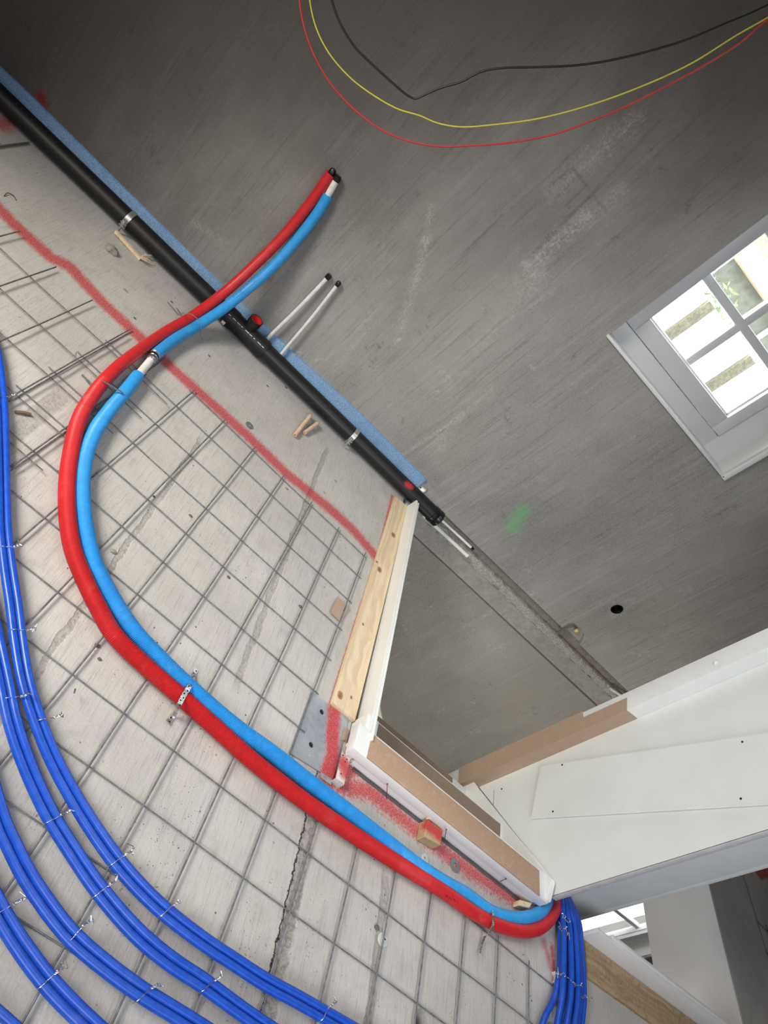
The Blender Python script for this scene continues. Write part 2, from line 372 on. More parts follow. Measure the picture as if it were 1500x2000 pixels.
def pine(name, axis='Y', dark=False):
    M = MT(name, 0.6, spec=0.35)
    sc_ = (60, 3.0, 60) if axis == 'Y' else (3.0, 60, 60)
    warp = M.noise(3.0, 2)
    nv = M.t.nodes.new('ShaderNodeVectorMath'); nv.operation = 'ADD'; M.L(M.vmap(sc_), nv.inputs[0])
    cx = M.t.nodes.new('ShaderNodeCombineXYZ'); M.L(M.math('MULTIPLY', warp, 5.0), cx.inputs[0]); M.L(M.math('MULTIPLY', warp, 5.0), cx.inputs[1]); M.L(cx.outputs[0], nv.inputs[1])
    g = M.noise(1.0, 4, 0.6, vec=nv.outputs[0]); fine = M.noise(1.0, 3, 0.6, vec=M.vmap(tuple(q * 5 for q in sc_)))
    if dark: A, B_, K = (0.30, 0.21, 0.13), (0.42, 0.31, 0.20), (0.18, 0.10, 0.06)
    else: A, B_, K = (0.64, 0.50, 0.32), (0.76, 0.64, 0.45), (0.25, 0.12, 0.05)
    c = M.mix(M.mapr(g, 0.35, 0.65), A, B_); c = M.mix(M.math('MULTIPLY', M.mapr(fine, 0.5, 0.75), 0.3), c, tuple(q * 0.7 for q in A))
    if not dark:
        for px_, py_ in ((768, 1046), (741, 1114), (664, 1360), (736, 1098), (709, 1220), (686, 1363)):
            p = fl(px_, py_, 0.016); r = 0.011 if (px_, py_) in ((768, 1046), (741, 1114), (664, 1360)) else 0.005
            c = M.mix(M.seg(p, p + Vector((0, r * 0.8, 0)), r, r * 0.3), c, (0.36, 0.21, 0.10)); c = M.mix(M.seg(p, p + Vector((0, r * 0.5, 0)), r * 0.45, r * 0.3), c, K)
    else:
        wv = M.noise(7, 2, 0.5, dist=1.5); c = M.mix(M.mapr(M.math('PINGPONG', M.math('MULTIPLY', wv, 9.0), 0.5), 0.0, 0.2, 0.4, 0), c, K)
    M.col(c); M.bump(g, 0.15, 0.001); return M.m

def mdf(name, c1, c2, grit=True):
    M = MT(name, 0.85, spec=0.25); n = M.noise(420, 4, 0.8); n2 = M.noise(30, 5, 0.7)
    c = M.mix(M.mapr(n, 0.3, 0.7), c1, c2); c = M.mix(M.math('MULTIPLY', M.mapr(n2, 0.5, 0.75), 0.3), c, tuple(min(1, q * 1.35) for q in c2))
    if grit: c = M.mix(M.math('MULTIPLY', M.mapr(M.noise(240, 3, 0.7), 0.62, 0.72), 0.5), c, (0.6, 0.55, 0.5))
    M.col(c); M.bump(n, 0.2, 0.0006); return M.m

def white_board(name, c=(0.80, 0.82, 0.82), rough=0.42, dust=True):
    M = MT(name, rough, spec=0.4); n = M.noise(6, 4, 0.6); d = M.noise(60, 5, 0.7)
    k = M.mix(M.mapr(n, 0.3, 0.7), tuple(q * 0.95 for q in c), c)
    if dust: k = M.mix(M.math('MULTIPLY', M.mapr(d, 0.66, 0.74), 0.22), k, (0.50, 0.48, 0.45))
    M.col(k); return M.m

def conduit_mat(name, c, ringed):
    M = MT(name, 0.42, spec=0.45); n = M.noise(40, 5, 0.7); dust = M.noise(9, 5, 0.7)
    k = M.mix(M.mapr(n, 0.35, 0.7), tuple(q * 0.85 for q in c), c)
    k = M.mix(M.math('MULTIPLY', M.mapr(dust, 0.55, 0.8), 0.16), k, (0.62, 0.58, 0.55))
    M.col(k); M.bump(n, 0.08, 0.001); return M.m

def foam_mat():
    M = MT('blue_foam', 0.8, spec=0.3); v = M.voro(230); n = M.noise(90, 4, 0.8); n2 = M.noise(5, 4)
    c = M.mix(M.mapr(v, 0.1, 0.7), (0.38, 0.56, 0.80), (0.19, 0.35, 0.60)); c = M.mix(M.math('MULTIPLY', M.mapr(n, 0.6, 0.75), 0.6), c, (0.66, 0.76, 0.88))
    c = M.mix(M.math('MULTIPLY', M.mapr(n2, 0.5, 0.7), 0.4), c, (0.12, 0.27, 0.50)); M.col(c); M.bump(v, 0.5, 0.002); return M.m

def plate_mat():
    M = MT('galvanised_plate', 0.48, 0.75); v = M.voro(45, feat='F1'); n = M.noise(8, 5, 0.7)
    c = M.mix(M.mapr(n, 0.3, 0.7), (0.34, 0.37, 0.42), (0.50, 0.53, 0.57)); c = M.mix(M.math('MULTIPLY', M.mapr(v, 0.1, 0.6), 0.25), c, (0.60, 0.63, 0.66))
    c = M.mix(M.mapr(M.noise(28, 4, 0.6), 0.66, 0.72), c, (0.80, 0.80, 0.79))
    wob = paint_wob(M, 0.010, 60); seg1 = [(652, 1376), (650, 1430), (648, 1480), (632, 1535)]
    R = M.union([M.seg(fl(*p, 0.004), fl(*q, 0.004), 0.027, 0.012, wob=wob) for p, q in zip(seg1, seg1[1:])])
    R = M.math('MULTIPLY', R, M.mapr(M.noise(300, 2, 0.5), 0.34, 0.6, 0.75, 1.0))
    c = M.mix(R, c, RED); M.col(c); M.L(M.math('SUBTRACT', 0.75, M.math('MULTIPLY', R, 0.75)), M.b.inputs['Metallic'])
    M.bump(n, 0.1, 0.001); return M.m

def sprayed(name, base, segs, hw, metal=0.0, rough=0.6, z=0.02):
    M = MT(name, rough, metal); n = M.noise(50, 4); c = M.mix(M.mapr(n, 0.3, 0.7), tuple(q * 0.85 for q in base), base)
    wob = paint_wob(M, hw * 0.5, 80); R = M.union([M.seg(a, b, hw, hw * 0.6, wob=wob) for a, b in segs]); c = M.mix(M.math('MULTIPLY', R, 0.92), c, RED); M.col(c)
    if metal: M.L(M.math('SUBTRACT', metal, M.math('MULTIPLY', R, metal)), M.b.inputs['Metallic'])
    return M.m

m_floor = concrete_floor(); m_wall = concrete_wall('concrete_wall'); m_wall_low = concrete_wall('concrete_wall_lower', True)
m_groove = rough_concrete('mortar_groove', (0.18, 0.165, 0.145), (0.27, 0.25, 0.22), 45, 0.5)
m_rubble = rough_concrete('broken_mortar', (0.30, 0.285, 0.26), (0.52, 0.50, 0.47), 70, 1.0)
m_seam = rough_concrete('seam_concrete', (0.27, 0.26, 0.24), (0.37, 0.355, 0.33), 25, 0.3)
m_steel = plain('mesh_steel', (0.20, 0.212, 0.235), 0.5, 0.45, 0.3, 60)
m_steel2 = plain('mesh_steel_rusty', (0.17, 0.166, 0.16), 0.6, 0.4, 0.35, 60)
m_bluehose = conduit_mat('blue_conduit', (0.035, 0.36, 0.83), True); m_redhose = conduit_mat('red_conduit', (0.62, 0.022, 0.026), True)
m_cobalt = MT('cobalt_pipe', 0.30, spec=0.5); _n = m_cobalt.noise(14, 5, 0.7)
m_cobalt.col(m_cobalt.mix(m_cobalt.math('MULTIPLY', m_cobalt.mapr(_n, 0.55, 0.8), 0.12), m_cobalt.mix(m_cobalt.mapr(m_cobalt.noise(60, 5), 0.3, 0.7), (0.009, 0.070, 0.48), (0.013, 0.095, 0.58)), (0.30, 0.40, 0.62))); m_cobalt = m_cobalt.m
m_blackpipe = plain('black_drain_pipe', (0.007, 0.007, 0.008), 0.5, 0, 0.3, 20)
m_blackcap = plain('black_plastic', (0.008, 0.008, 0.009), 0.3)
m_redin = plain('red_lining', (0.62, 0.02, 0.02), 0.5)
m_whitepipe = plain('white_pipe', (0.80, 0.80, 0.78), 0.35)
m_galv = plain('galvanised_steel', (0.58, 0.59, 0.60), 0.35, 0.85, 0.15, 90)
m_wire = plain('tie_wire', (0.78, 0.80, 0.82), 0.22, 0.95)
m_chrome = plain('press_fitting_steel', (0.50, 0.50, 0.50), 0.25, 0.9)
m_white = white_board('white_board'); m_white2 = white_board('white_soffit_board', (0.78, 0.815, 0.815), 0.5, False)
m_trim = white_board('grey_white_trim', (0.72, 0.72, 0.74), 0.45)
m_frame = white_board('window_paint', (0.66, 0.67, 0.68), 0.35, False)
m_hard = mdf('hardboard', (0.34, 0.22, 0.145), (0.50, 0.355, 0.255)); m_hard2 = mdf('brown_hardboard', (0.20, 0.145, 0.11), (0.34, 0.26, 0.21)); m_card = mdf('cardboard_guard', (0.37, 0.27, 0.195), (0.43, 0.32, 0.24), False)
m_pine = pine('pine_board'); m_pine2 = pine('dark_plywood_board', 'X', True)
m_foam = foam_mat(); m_plate = plate_mat()
m_beige = plain('beige_plastic', (0.72, 0.52, 0.40), 0.45); m_pinkin = plain('pink_core', (0.62, 0.22, 0.15), 0.5)
m_splint = plain('pale_splinter', (0.74, 0.60, 0.40), 0.6, 0, 0.15, 60)
m_stone = rough_concrete('stone', (0.20, 0.19, 0.17), (0.36, 0.34, 0.31), 30, 0.6)
m_spacer = plain('grey_white_plastic', (0.60, 0.62, 0.63), 0.35)
m_washer = plain('zinc_washer', (0.27, 0.29, 0.31), 0.45, 0.6)
m_paper = plain('paper_label', (0.75, 0.75, 0.72), 0.6)
m_ink = plain('black_ink', (0.012, 0.012, 0.02), 0.6); m_whiteink = plain('white_ink', (0.7, 0.7, 0.7), 0.6)
m_yg = plain('yellow_insulation', (0.62, 0.60, 0.05), 0.4); m_redw = plain('red_insulation', (0.55, 0.03, 0.03), 0.4); m_blk = plain('black_insulation', (0.012, 0.012, 0.013), 0.38)
m_yellow = plain('yellow_cap', (0.75, 0.65, 0.25), 0.5)
m_dark = plain('dark_void', (0.01, 0.009, 0.008), 0.9)
m_scrap = mdf('cardboard_scrap', (0.36, 0.26, 0.19), (0.46, 0.35, 0.27), False)

# ------------------------------------------------------------------ the setting
W = 1.54                       # wall plane
OX0, OX1, OY0 = 0.93, 3.25, -0.02   # stair opening in the floor
bm = BM(); box(bm, -2.6, 6.6, -3.6, W + 0.02, -0.30, 0.0)
floor_o = obj('floor', bm, m_floor, smooth=False); tag(floor_o, 'pale grey raw concrete floor with red spray marks', kind='structure')
cb = BM(); box(cb, OX0, OX1, OY0, W + 0.3, -0.6, 0.3); c1 = cutter(cb)
cb = BM(); lathe(cb, [(-0.2, 0), (-0.2, 0.025), (0.2, 0.025), (0.2, 0)], (1.352, -0.555, 0), (0, 0, 1), 20); c2 = cutter(cb)
cut(floor_o, [c1, c2])

# right wall behind the stairs: upper part with the window hole, chase and socket hole
wx0, wx1, wz0, wz1 = 0.94, 1.805, 1.14, 2.25
bm = BM(); box(bm, -2.6, 6.6, W, W + 0.30, 0.032, 2.75)
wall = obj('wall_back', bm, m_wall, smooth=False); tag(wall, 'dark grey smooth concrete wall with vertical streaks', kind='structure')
cs = []
cb = BM(); box(cb, wx0, wx1, W - 0.2, W + 0.5, wz0, wz1); cs.append(cutter(cb))
cb = BM(); lathe(cb, [(-0.1, 0), (-0.1, 0.034), (0.05, 0.034), (0.05, 0)], (2.188, W, 0.333), (0, 1, 0), 32); cs.append(cutter(cb))
cb = BM(); prism(cb, [(2.150, W - 0.1, 0.0), (2.290, W - 0.1, 0.0), (2.270, W - 0.1, 0.055), (2.235, W - 0.1, 0.095), (2.180, W - 0.1, 0.108), (2.150, W - 0.1, 0.085)], (0, 0.125, 0)); cs.append(cutter(cb))
cut(wall, cs)
bm = BM(); box(bm, -2.6, 6.6, W + 0.028, W + 0.30, -0.035, 0.034)
tag(obj('wall_joint', bm, m_groove, smooth=False), 'recessed mortar groove between upper and lower wall', kind='structure')
# crumbly ledge under the groove
bm = BM(); nx = 420; pr = []
for i in range(nx + 1):
    x = 0.85 + (6.5 - 0.85) * i / nx; r = []
    for k, (yy, zz) in enumerate(((W + 0.03, -0.028), (W + 0.006, -0.030), (W - 0.001, -0.045), (W + 0.002, -0.075), (W + 0.03, -0.080))):
        j = noise.noise(Vector((x * 30, k * 3.1, 0))) * 0.007 + noise.noise(Vector((x * 90, k * 7.1, 4))) * 0.003
        r.append(bm.verts.new((x, yy + (j if 0 < k < 4 else 0) * 0.6, zz + j)))
    pr.append(r)
for a, b in zip(pr, pr[1:]):
    for k in range(4): bm.faces.new((a[k], a[k + 1], b[k + 1], b[k]))
    bm.faces.new((a[4], a[0], b[0], b[4]))
bm.faces.new(pr[0]); bm.faces.new(pr[-1][::-1])
tag(obj('wall_ledge', bm, m_rubble, sharp=60), 'crumbled mortar ledge under the groove', kind='structure')
bm = BM(); box(bm, -2.6, 6.6, W + 0.004, W + 0.30, -0.178, -0.076, 0.004)
tag(obj('wall_seam', bm, m_seam, smooth=False), 'smoother concrete band below the groove', kind='structure')
bm = BM(); box(bm, -2.6, 6.6, W - 0.004, W + 0.30, -3.0, -0.182, 0.004)
wl_low = obj('wall_lower', bm, m_wall_low, smooth=False); tag(wl_low, 'brownish grey scratched concrete wall of the stairwell', kind='structure')
cb = BM(); box(cb, 4.0, 5.36, W - 0.2, W + 0.5, -2.3, -0.75); cut(wl_low, [cutter(cb)])

# rest of the attic room round the camera
def slab(name, x0, x1, y0, y1, z0, z1, mat, label, holes=()):
    bm = BM(); box(bm, x0, x1, y0, y1, z0, z1); o = obj(name, bm, mat, smooth=False); tag(o, label, kind='structure')
    cc = []
    for h in holes: cb = BM(); box(cb, *h); cc.append(cutter(cb))
    if cc: cut(o, cc)
    return o
m_plaster = plain('grey_plaster', (0.24, 0.23, 0.22), 0.9, 0, 0.1, 6)
slab('ceiling', -2.8, 6.8, -3.8, W + 0.3, 2.75, 2.95, m_plaster, 'grey concrete ceiling of the attic room')
slab('wall_left', -2.8, -2.6, -3.8, W + 0.3, -0.3, 2.75, m_plaster, 'grey wall on the left side')
slab('shade_pier', -2.0, -1.78, 0.33, W, -0.3, 2.75, m_plaster, 'unseen grey pier added to shade the left end of the wall')  # added out of view to block the left lamp from the wall's left end
slab('wall_front', -2.6, 6.6, -3.8, -3.6, -0.3, 2.75, m_plaster, 'grey wall behind the camera')
slab('wall_right', 6.6, 6.8, -3.8, W + 0.3, -3.0, 2.75, m_plaster, 'grey wall on the far right side')
slab('floor_lower', -2.6, 6.6, -3.6, W + 0.3, -3.0, -2.85, m_plaster, 'grey floor of the storey below')
slab('wall_front_lower', -0.1, 6.6, -3.6, -3.5, -2.85, -0.3, m_plaster, 'grey wall closing the storey below at the front')
slab('wall_left_lower', -0.3, -0.1, -3.6, W, -2.85, -0.3, m_plaster, 'grey wall closing the storey below on the left')

# ------------------------------------------------------------------ windows
def window(name, x0, x1, z0, z1, gl_x, gl_z, y0, label):
    t = empty(name, ((x0 + x1) / 2, y0, z0), label, None); t['kind'] = 'structure'; del_cat = t
    # jamb lining (casing of the reveal)
    bm = BM(); d0, d1 = y0 - 0.012, y0 + 0.16; th = 0.018
    box(bm, x0 - 0.002, x0 + 0.004, d0 + 0.03, d1, z0 + th, z1, 0.002); box(bm, x1 - th, x1 + 0.004, d0, d1, z0 + 0.006, z1, 0.002); box(bm, x0, x1, d0, d1, z1 - th, z1, 0.002)
    obj('jamb_lining', bm, m_frame, t)
    bm = BM(); box(bm, x0 - 0.006, x1 + 0.004, y0 - 0.016, y0 + 0.16, z0 - 0.003, z0 + 0.010, 0.003)
    obj('sill', bm, m_white, t)
    # trim bead standing proud along the right jamb
    bm = BM(); box(bm, x1 - 0.005, x1 + 0.020, y0 - 0.016, y0 + 0.002, z0 - 0.004, z1 + 0.02, 0.002); obj('edge_trim', bm, m_white, t)
    # fixed frame
    a0, a1, b0, b1 = gl_x[0] - 0.055, gl_x[-1] + 0.055, gl_z[0] - 0.075, gl_z[-1] + 0.055
    bm = BM(); ya, yb = y0 + 0.085, y0 + 0.16
    for q in ((x0, a0 - 0.004, z0, z1), (a1 + 0.004, x1, z0, z1), (a0 - 0.004, a1 + 0.004, z0, b0 - 0.004), (a0 - 0.004, a1 + 0.004, b1 + 0.004, z1)): box(bm, q[0], q[1], ya, yb, q[2], q[3], 0.0015)
    obj('outer_frame', bm, m_frame, t)
    bm = BM(); ya, yb = y0 + 0.078, y0 + 0.15; r = []
    for q in ((a0, gl_x[0], b0, b1), (gl_x[-1], a1, b0, b1), (gl_x[0], gl_x[-1], b0, gl_z[0]), (gl_x[0], gl_x[-1], gl_z[-1], b1)): box(bm, q[0], q[1], ya, yb, q[2], q[3], 0.003)
    obj('sash', bm, m_frame, t)
    # glazing beads that step down to the glass
    bm = BM(); s = 0.008
    for q in ((gl_x[0], gl_x[0] + s, gl_z[0], gl_z[-1]), (gl_x[-1] - s, gl_x[-1], gl_z[0], gl_z[-1]), (gl_x[0], gl_x[-1], gl_z[0], gl_z[0] + s), (gl_x[0], gl_x[-1], gl_z[-1] - s, gl_z[-1])): box(bm, q[0], q[1], y0 + 0.105, y0 + 0.15, q[2], q[3], 0.002)
    obj('glazing_bead', bm, m_white, t)
    for gx in gl_x[1:-1]:
        bm = BM(); box(bm, gx - 0.018, gx + 0.018, y0 + 0.125, y0 + 0.165, gl_z[0], gl_z[-1], 0.004); obj('muntin', bm, m_frame, t)
    for gz in gl_z[1:-1]:
        bm = BM(); box(bm, gl_x[0], gl_x[-1], y0 + 0.123, y0 + 0.163, gz - 0.018, gz + 0.018, 0.004); obj('muntin', bm, m_frame, t)
    bm = BM(); box(bm, gl_x[0] + 0.002, gl_x[-1] - 0.002, y0 + 0.143, y0 + 0.147, gl_z[0] + 0.002, gl_z[-1] - 0.002)
    obj('pane', bm, m_glass, t, smooth=False)
    return t
mg = MT('window_glass', 0.0); mg.t.nodes.remove(mg.b)
tr = mg.t.nodes.new('ShaderNodeBsdfTransparent'); gl = mg.t.nodes.new('ShaderNodeBsdfGlossy'); gl.inputs['Roughness'].default_value = 0.02
mx = mg.t.nodes.new('ShaderNodeMixShader'); mx.inputs[0].default_value = 0.05
mg.L(tr.outputs[0], mx.inputs[1]); mg.L(gl.outputs[0], mx.inputs[2]); mg.L(mx.outputs[0], mg.t.nodes['Material Output'].inputs[0]); m_glass = mg.m
window('window_1', wx0, wx1, wz0, wz1, [1.022, 1.306, 1.614], [1.300, 1.552, 1.81, 2.07], W, 'white painted casement window with small square panes, high in the concrete wall')
window('window_2', 4.0, 5.36, -2.3, -0.75, [4.15, 4.62, 5.21], [-2.1, -1.515, -0.92], W, 'lower floor window glimpsed through the gap beside the stairs')

# ------------------------------------------------------------------ blue edge foam, drain pipe
bm = BM(); n = 130; rows_ = []
for i in range(n + 1):
    x = -2.55 + (0.962 + 2.55) * i / n
    bow = 0.006 + 0.006 * noise.noise(Vector((x * 1.7, 0, 0))); h = 0.094 + 0.012 * noise.noise(Vector((x * 1.3, 5, 0))) + 0.002 * noise.noise(Vector((x * 40, 5, 0))) + (0.012 if x > 0.2 else 0) * min(1, (x - 0.2) * 3)
    rows_.append([bm.verts.new(p) for p in ((x, W - 0.001, 0.001), (x, W - 0.012 - bow, 0.001), (x, W - 0.012 - bow * 1.2, h * 0.5), (x, W - 0.010 - bow * 0.6, h), (x, W - 0.001, h))])
for a, b in zip(rows_, rows_[1:]):
    for k in range(5): bm.faces.new((a[k], a[(k + 1) % 5], b[(k + 1) % 5], b[k]))
bm.faces.new(rows_[0]); bm.faces.new(rows_[-1][::-1])
tag(own_origin(obj('foam_strip', bm, m_foam)), 'long blue foam edging strip standing against the wall foot behind the black pipe', 'foam strip')
# bracket at the end of the foam
t = empty('metal_bracket', (0.985, W - 0.02, 0.0), 'small zinc bracket with one hole at the end of the blue foam', 'bracket')
bm = BM(); box(bm, 0.965, 1.010, W - 0.006, W - 0.001, 0.034, 0.072, 0.0015); obj('plate', bm, m_galv, t)
bm = BM(); lathe(bm, [(0, 0), (0, 0.005), (0.002, 0.004), (0.002, 0)], (0.978, W - 0.006, 0.05), (0, -1, 0), 12); obj('screw', bm, m_blackcap, t)

PY = lambda x: 1.437 - 0.014 * (x + 0.2) if x > -0.2 else 1.437 + 0.01 * (-0.2 - x) * 0.3
PR = 0.0385; PZ = 0.052
t = empty('drain_pipe', (0, 1.44, 0.0), 'black plastic drain pipe lying along the wall foot in front of the blue foam', 'drain pipe')
def P_(x): return Vector((x, PY(x), PZ))
bm = BM(); tube(bm, [P_(-2.5 + i * (2.5 - 0.20) / 20) for i in range(21)], PR, 28); obj('pipe_run', bm, m_blackpipe, t)
bm = BM(); tube(bm, [P_(-0.01 + i * (1.10 + 0.01) / 12) for i in range(13)], PR, 28); obj('pipe_run', bm, sprayed('sprayed_black_pipe', (0.010, 0.010, 0.012), [(Vector((0.875, 1.40, 0.085)), Vector((0.895, 1.40, 0.088)))], 0.014, rough=0.42), t)
bm = BM(); d = (P_(0.06) - P_(-0.2)).normalized()
lathe(bm, [(0, PR - 0.001), (0, 0.043), (0.008, 0.0445), (0.042, 0.0445), (0.050, 0.0415), (0.165, 0.0415), (0.175, 0.0445), (0.212, 0.0445), (0.220, 0.043), (0.220, PR - 0.001)], P_(-0.215), d, 32)
tee = obj('tee_fitting', bm, m_blackpipe, t)
bx_ = P_(-0.108); bm = BM(); lathe(bm, [(0.02, 0.027), (0.048, 0.027), (0.056, 0.027), (0.059, 0.0295), (0.086, 0.0295), (0.088, 0.027), (0.086, 0.0245)], bx_, (0, -0.12, 1), 28); obj('branch_socket', bm, m_blackpipe, tee)
bm = BM(); lathe(bm, [(0.086, 0.0246), (0.055, 0.0240), (0.045, 0.0)], bx_, (0, -0.12, 1), 28); obj('branch_lining', bm, m_redin, tee)['label'] = 'red inside of the branch socket'
bm = BM()
ex = d; ez = Vector((0, -0.97, -0.24)).normalized(); tn = Vector((0, 0.24, -0.97)); o_ = P_(-0.208) + ez * 0.0446
prism(bm, [o_, o_ + ex * 0.017, o_ + ex * 0.017 + tn * 0.016, o_ + tn * 0.016], ez * 0.0015)
obj('paper_sticker', bm, m_paper, tee)['label'] = 'white paper sticker'
bm = BM(); e2 = Vector((0, -0.83, 0.558)).normalized(); sd = Vector((0, 0.558, 0.83))
for k in range(9):
    s0 = -0.205 + k * 0.0228; L_ = (0.010, 0.017, 0.019, 0.008, 0.020, 0.014, 0.007, 0.019, 0.012)[k]; q = P_(s0) + e2 * 0.0440
    rr = 0.0447
    q = P_(s0) + e2 * rr; prism(bm, [q, q + ex * L_, q + ex * L_ + sd * 0.0026, q + sd * 0.0026], e2 * 0.0006)
obj('printed_marking', bm, m_whiteink, tee)['label'] = 'line of small white printing'
bm = BM(); lathe(bm, [(-0.03, PR), (-0.028, 0.0425), (-0.006, 0.0425), (-0.002, 0.040), (0.004, 0.0425), (0.020, 0.0425), (0.026, 0.036), (0.026, 0.0)], P_(1.10), (1, 0, 0), 32); obj('end_cap', bm, m_blackcap, t)
# pipe clamps
for i, (x, lab) in enumerate(((-0.720, 'galvanised clamp round the black pipe nearest the loose wood splinter'), (0.535, 'galvanised clamp round the black pipe nearest the beige stubs'))):
    t = empty('pipe_clamp', (x, PY(x), 0.0), lab, 'pipe clamp', 'clamps on the black drain pipe')
    bm = BM(); lathe(bm, [(-0.011, PR), (-0.011, PR + 0.003), (0.011, PR + 0.003), (0.011, PR)], P_(x), (1, 0.0, 0), 36); obj('band', bm, m_galv, t)
    bm = BM(); box(bm, x - 0.011, x + 0.011, PY(x) - PR - 0.022, PY(x) - PR + 0.004, 0.040, 0.044, 0.0006); box(bm, x - 0.011, x + 0.011, PY(x) - PR - 0.022, PY(x) - PR + 0.004, 0.053, 0.057, 0.0006); obj('lug', bm, m_galv, t)
    bm = BM(); lathe(bm, [(0, 0), (0, 0.0045), (0.05, 0.0045), (0.05, 0.007), (0.056, 0.007), (0.056, 0)], (x, PY(x) - PR - 0.012, 0.012), (0, 0, 1), 12); obj('screw', bm, m_galv, t)

# ------------------------------------------------------------------ insulated water conduits
CR = 0.0208
def corrugated(name, pts, r, mat, parent, pitch=0.0040, depth=0.0024, smooth_from=None, seg=20):
    """ribbed flexible hose; the ribs fade to a smooth sleeve where smooth_from says so"""
    P = spline(pts, pitch / 3); bm = BM(); rad = []; s = 0
    for i, p in enumerate(P):
        k = (1, 0.5, -1)[i % 3]; f = smooth_from(p) if smooth_from else 1.0
        rad.append(r + depth * k * f * 0.5)
    tube(bm, P, rad, seg); return obj(name, bm, mat, parent, sharp=80)
def ribs(p): return min(1.0, max(0.0, 1.25 - max((p.y - 0.25) / 0.45, (p.x - 1.05) / 0.35, 0)))
ZC = CR + 0.008
red_pts = [wl(646, 340, 1.512), wl(602, 402, 1.508), wl(548, 467, 1.485), wl(497, 518, 1.440), wl(440, 570, 1.362), fl(382, 614, 0.062)] + [fl(a, b, ZC) for a, b in
    ((325, 648), (270, 686), (225, 722), (184, 768), (155, 818), (139, 880), (131, 945), (132, 1010), (142, 1072), (162, 1125), (190, 1183), (223, 1240), (290, 1306), (357, 1364), (424, 1424), (491, 1484), (560, 1539), (635, 1593), (710, 1643), (790, 1694), (865, 1740), (928, 1784), (985, 1811), (1027, 1819), (1056, 1811))] + [fl(1077, 1790, 0.022), fl(1087, 1768, 0.012), fl(1088, 1746, -0.02), Vector((1.958, 0.040, -0.11)), Vector((1.962, 0.050, -0.26)), Vector((1.962, 0.052, -0.45))]
blue_up = [wl(641, 381, 1.512), wl(620, 416, 1.508), wl(572, 478, 1.485), wl(520, 533, 1.440), wl(480, 568, 1.392), wl(432, 606, 1.305), fl(384, 637, 0.048), fl(340, 664, ZC), fl(302, 694, ZC)]
blue_lo = [fl(a, b, ZC) for a, b in ((269, 734), (242, 768), (215, 800), (188, 838), (170, 880), (161, 930), (161, 985), (168, 1040), (182, 1095), (205, 1143), (232, 1190), (265, 1236), (310, 1284), (370, 1342), (457, 1417), (537, 1475), (607, 1530), (677, 1583), (750, 1640), (815, 1690), (865, 1722), (912, 1748), (955, 1779), (1000, 1793), (1035, 1791))] + [fl(1057, 1780, 0.022), fl(1068, 1762, 0.008), fl(1066, 1744, -0.03), Vector((1.892, 0.030, -0.11)), Vector((1.895, 0.045, -0.26)), Vector((1.895, 0.048, -0.45))]
t = empty('water_conduit', (0.2, 0.0, 0), 'long red ribbed water conduit curving from the wall over the floor to the stairs', 'water conduit', 'insulated water conduits')
corrugated('sleeve', red_pts, CR, m_redhose, t, smooth_from=ribs)
d = (Vector(red_pts[0]) - Vector(red_pts[1])).normalized(); bm = BM(); lathe(bm, [(0, 0.0135), (0.016, 0.0135), (0.022, 0.010), (0.024, 0.0)], Vector(red_pts[0]), d, 18); obj('end_cap', bm, m_blackcap, t)
t2 = empty('water_conduit', (0.3, 0.0, 0), 'long bright blue ribbed water conduit with a metal coupling, beside the red one', 'water conduit', 'insulated water conduits')
corrugated('sleeve', blue_up, CR, m_bluehose, t2, smooth_from=lambda p: 0.1)
corrugated('sleeve', blue_lo, CR, m_bluehose, t2, smooth_from=ribs)
d = (blue_up[0] - blue_up[1]).normalized(); e_ = wl(657, 351, 1.512); bm = BM(); tube(bm, [blue_up[0] - d * 0.02, e_], 0.0135, 18); obj('inner_pipe', bm, m_whitepipe, t2)['label'] = 'bare white inner pipe'
bm = BM(); lathe(bm, [(-0.006, 0.0137), (-0.005, 0.0155), (0.012, 0.0155), (0.017, 0.011), (0.018, 0.0)], e_, d, 18); obj('end_cap', bm, m_blackcap, t2)
a_, b_ = blue_up[-1], blue_lo[0]; d = (a_ - b_).normalized()
bm = BM(); tube(bm, spline([b_ - d * 0.02, b_ + d * 0.004, a_, a_ + d * 0.02], 0.01), 0.0135, 18); obj('inner_pipe', bm, m_whitepipe, t2)['label'] = 'bare white inner pipe at the coupling'
bm = BM(); q = a_ - d * 0.004; lathe(bm, [(0.008, 0.0205), (0.004, 0.0205), (0.002, 0.0185), (-0.0145, 0.018), (-0.0174, 0.0155), (-0.0232, 0.0155), (-0.0247, 0.0175), (-0.0348, 0.0175), (-0.0362, 0.0145), (-0.0406, 0.0145)], q, d, 24); obj('press_coupling', bm, m_chrome, t2)['label'] = 'steel press coupling'
bm = BM(); lathe(bm, [(-0.0138, 0.0186), (-0.0138, 0.0192), (-0.0058, 0.0192), (-0.0058, 0.0186)], q, d, 24); lathe(bm, [(-0.0239, 0.016), (-0.0239, 0.0164), (-0.0181, 0.0164), (-0.0181, 0.016)], q, d, 24); obj('seal_ring', bm, m_blackcap, t2)
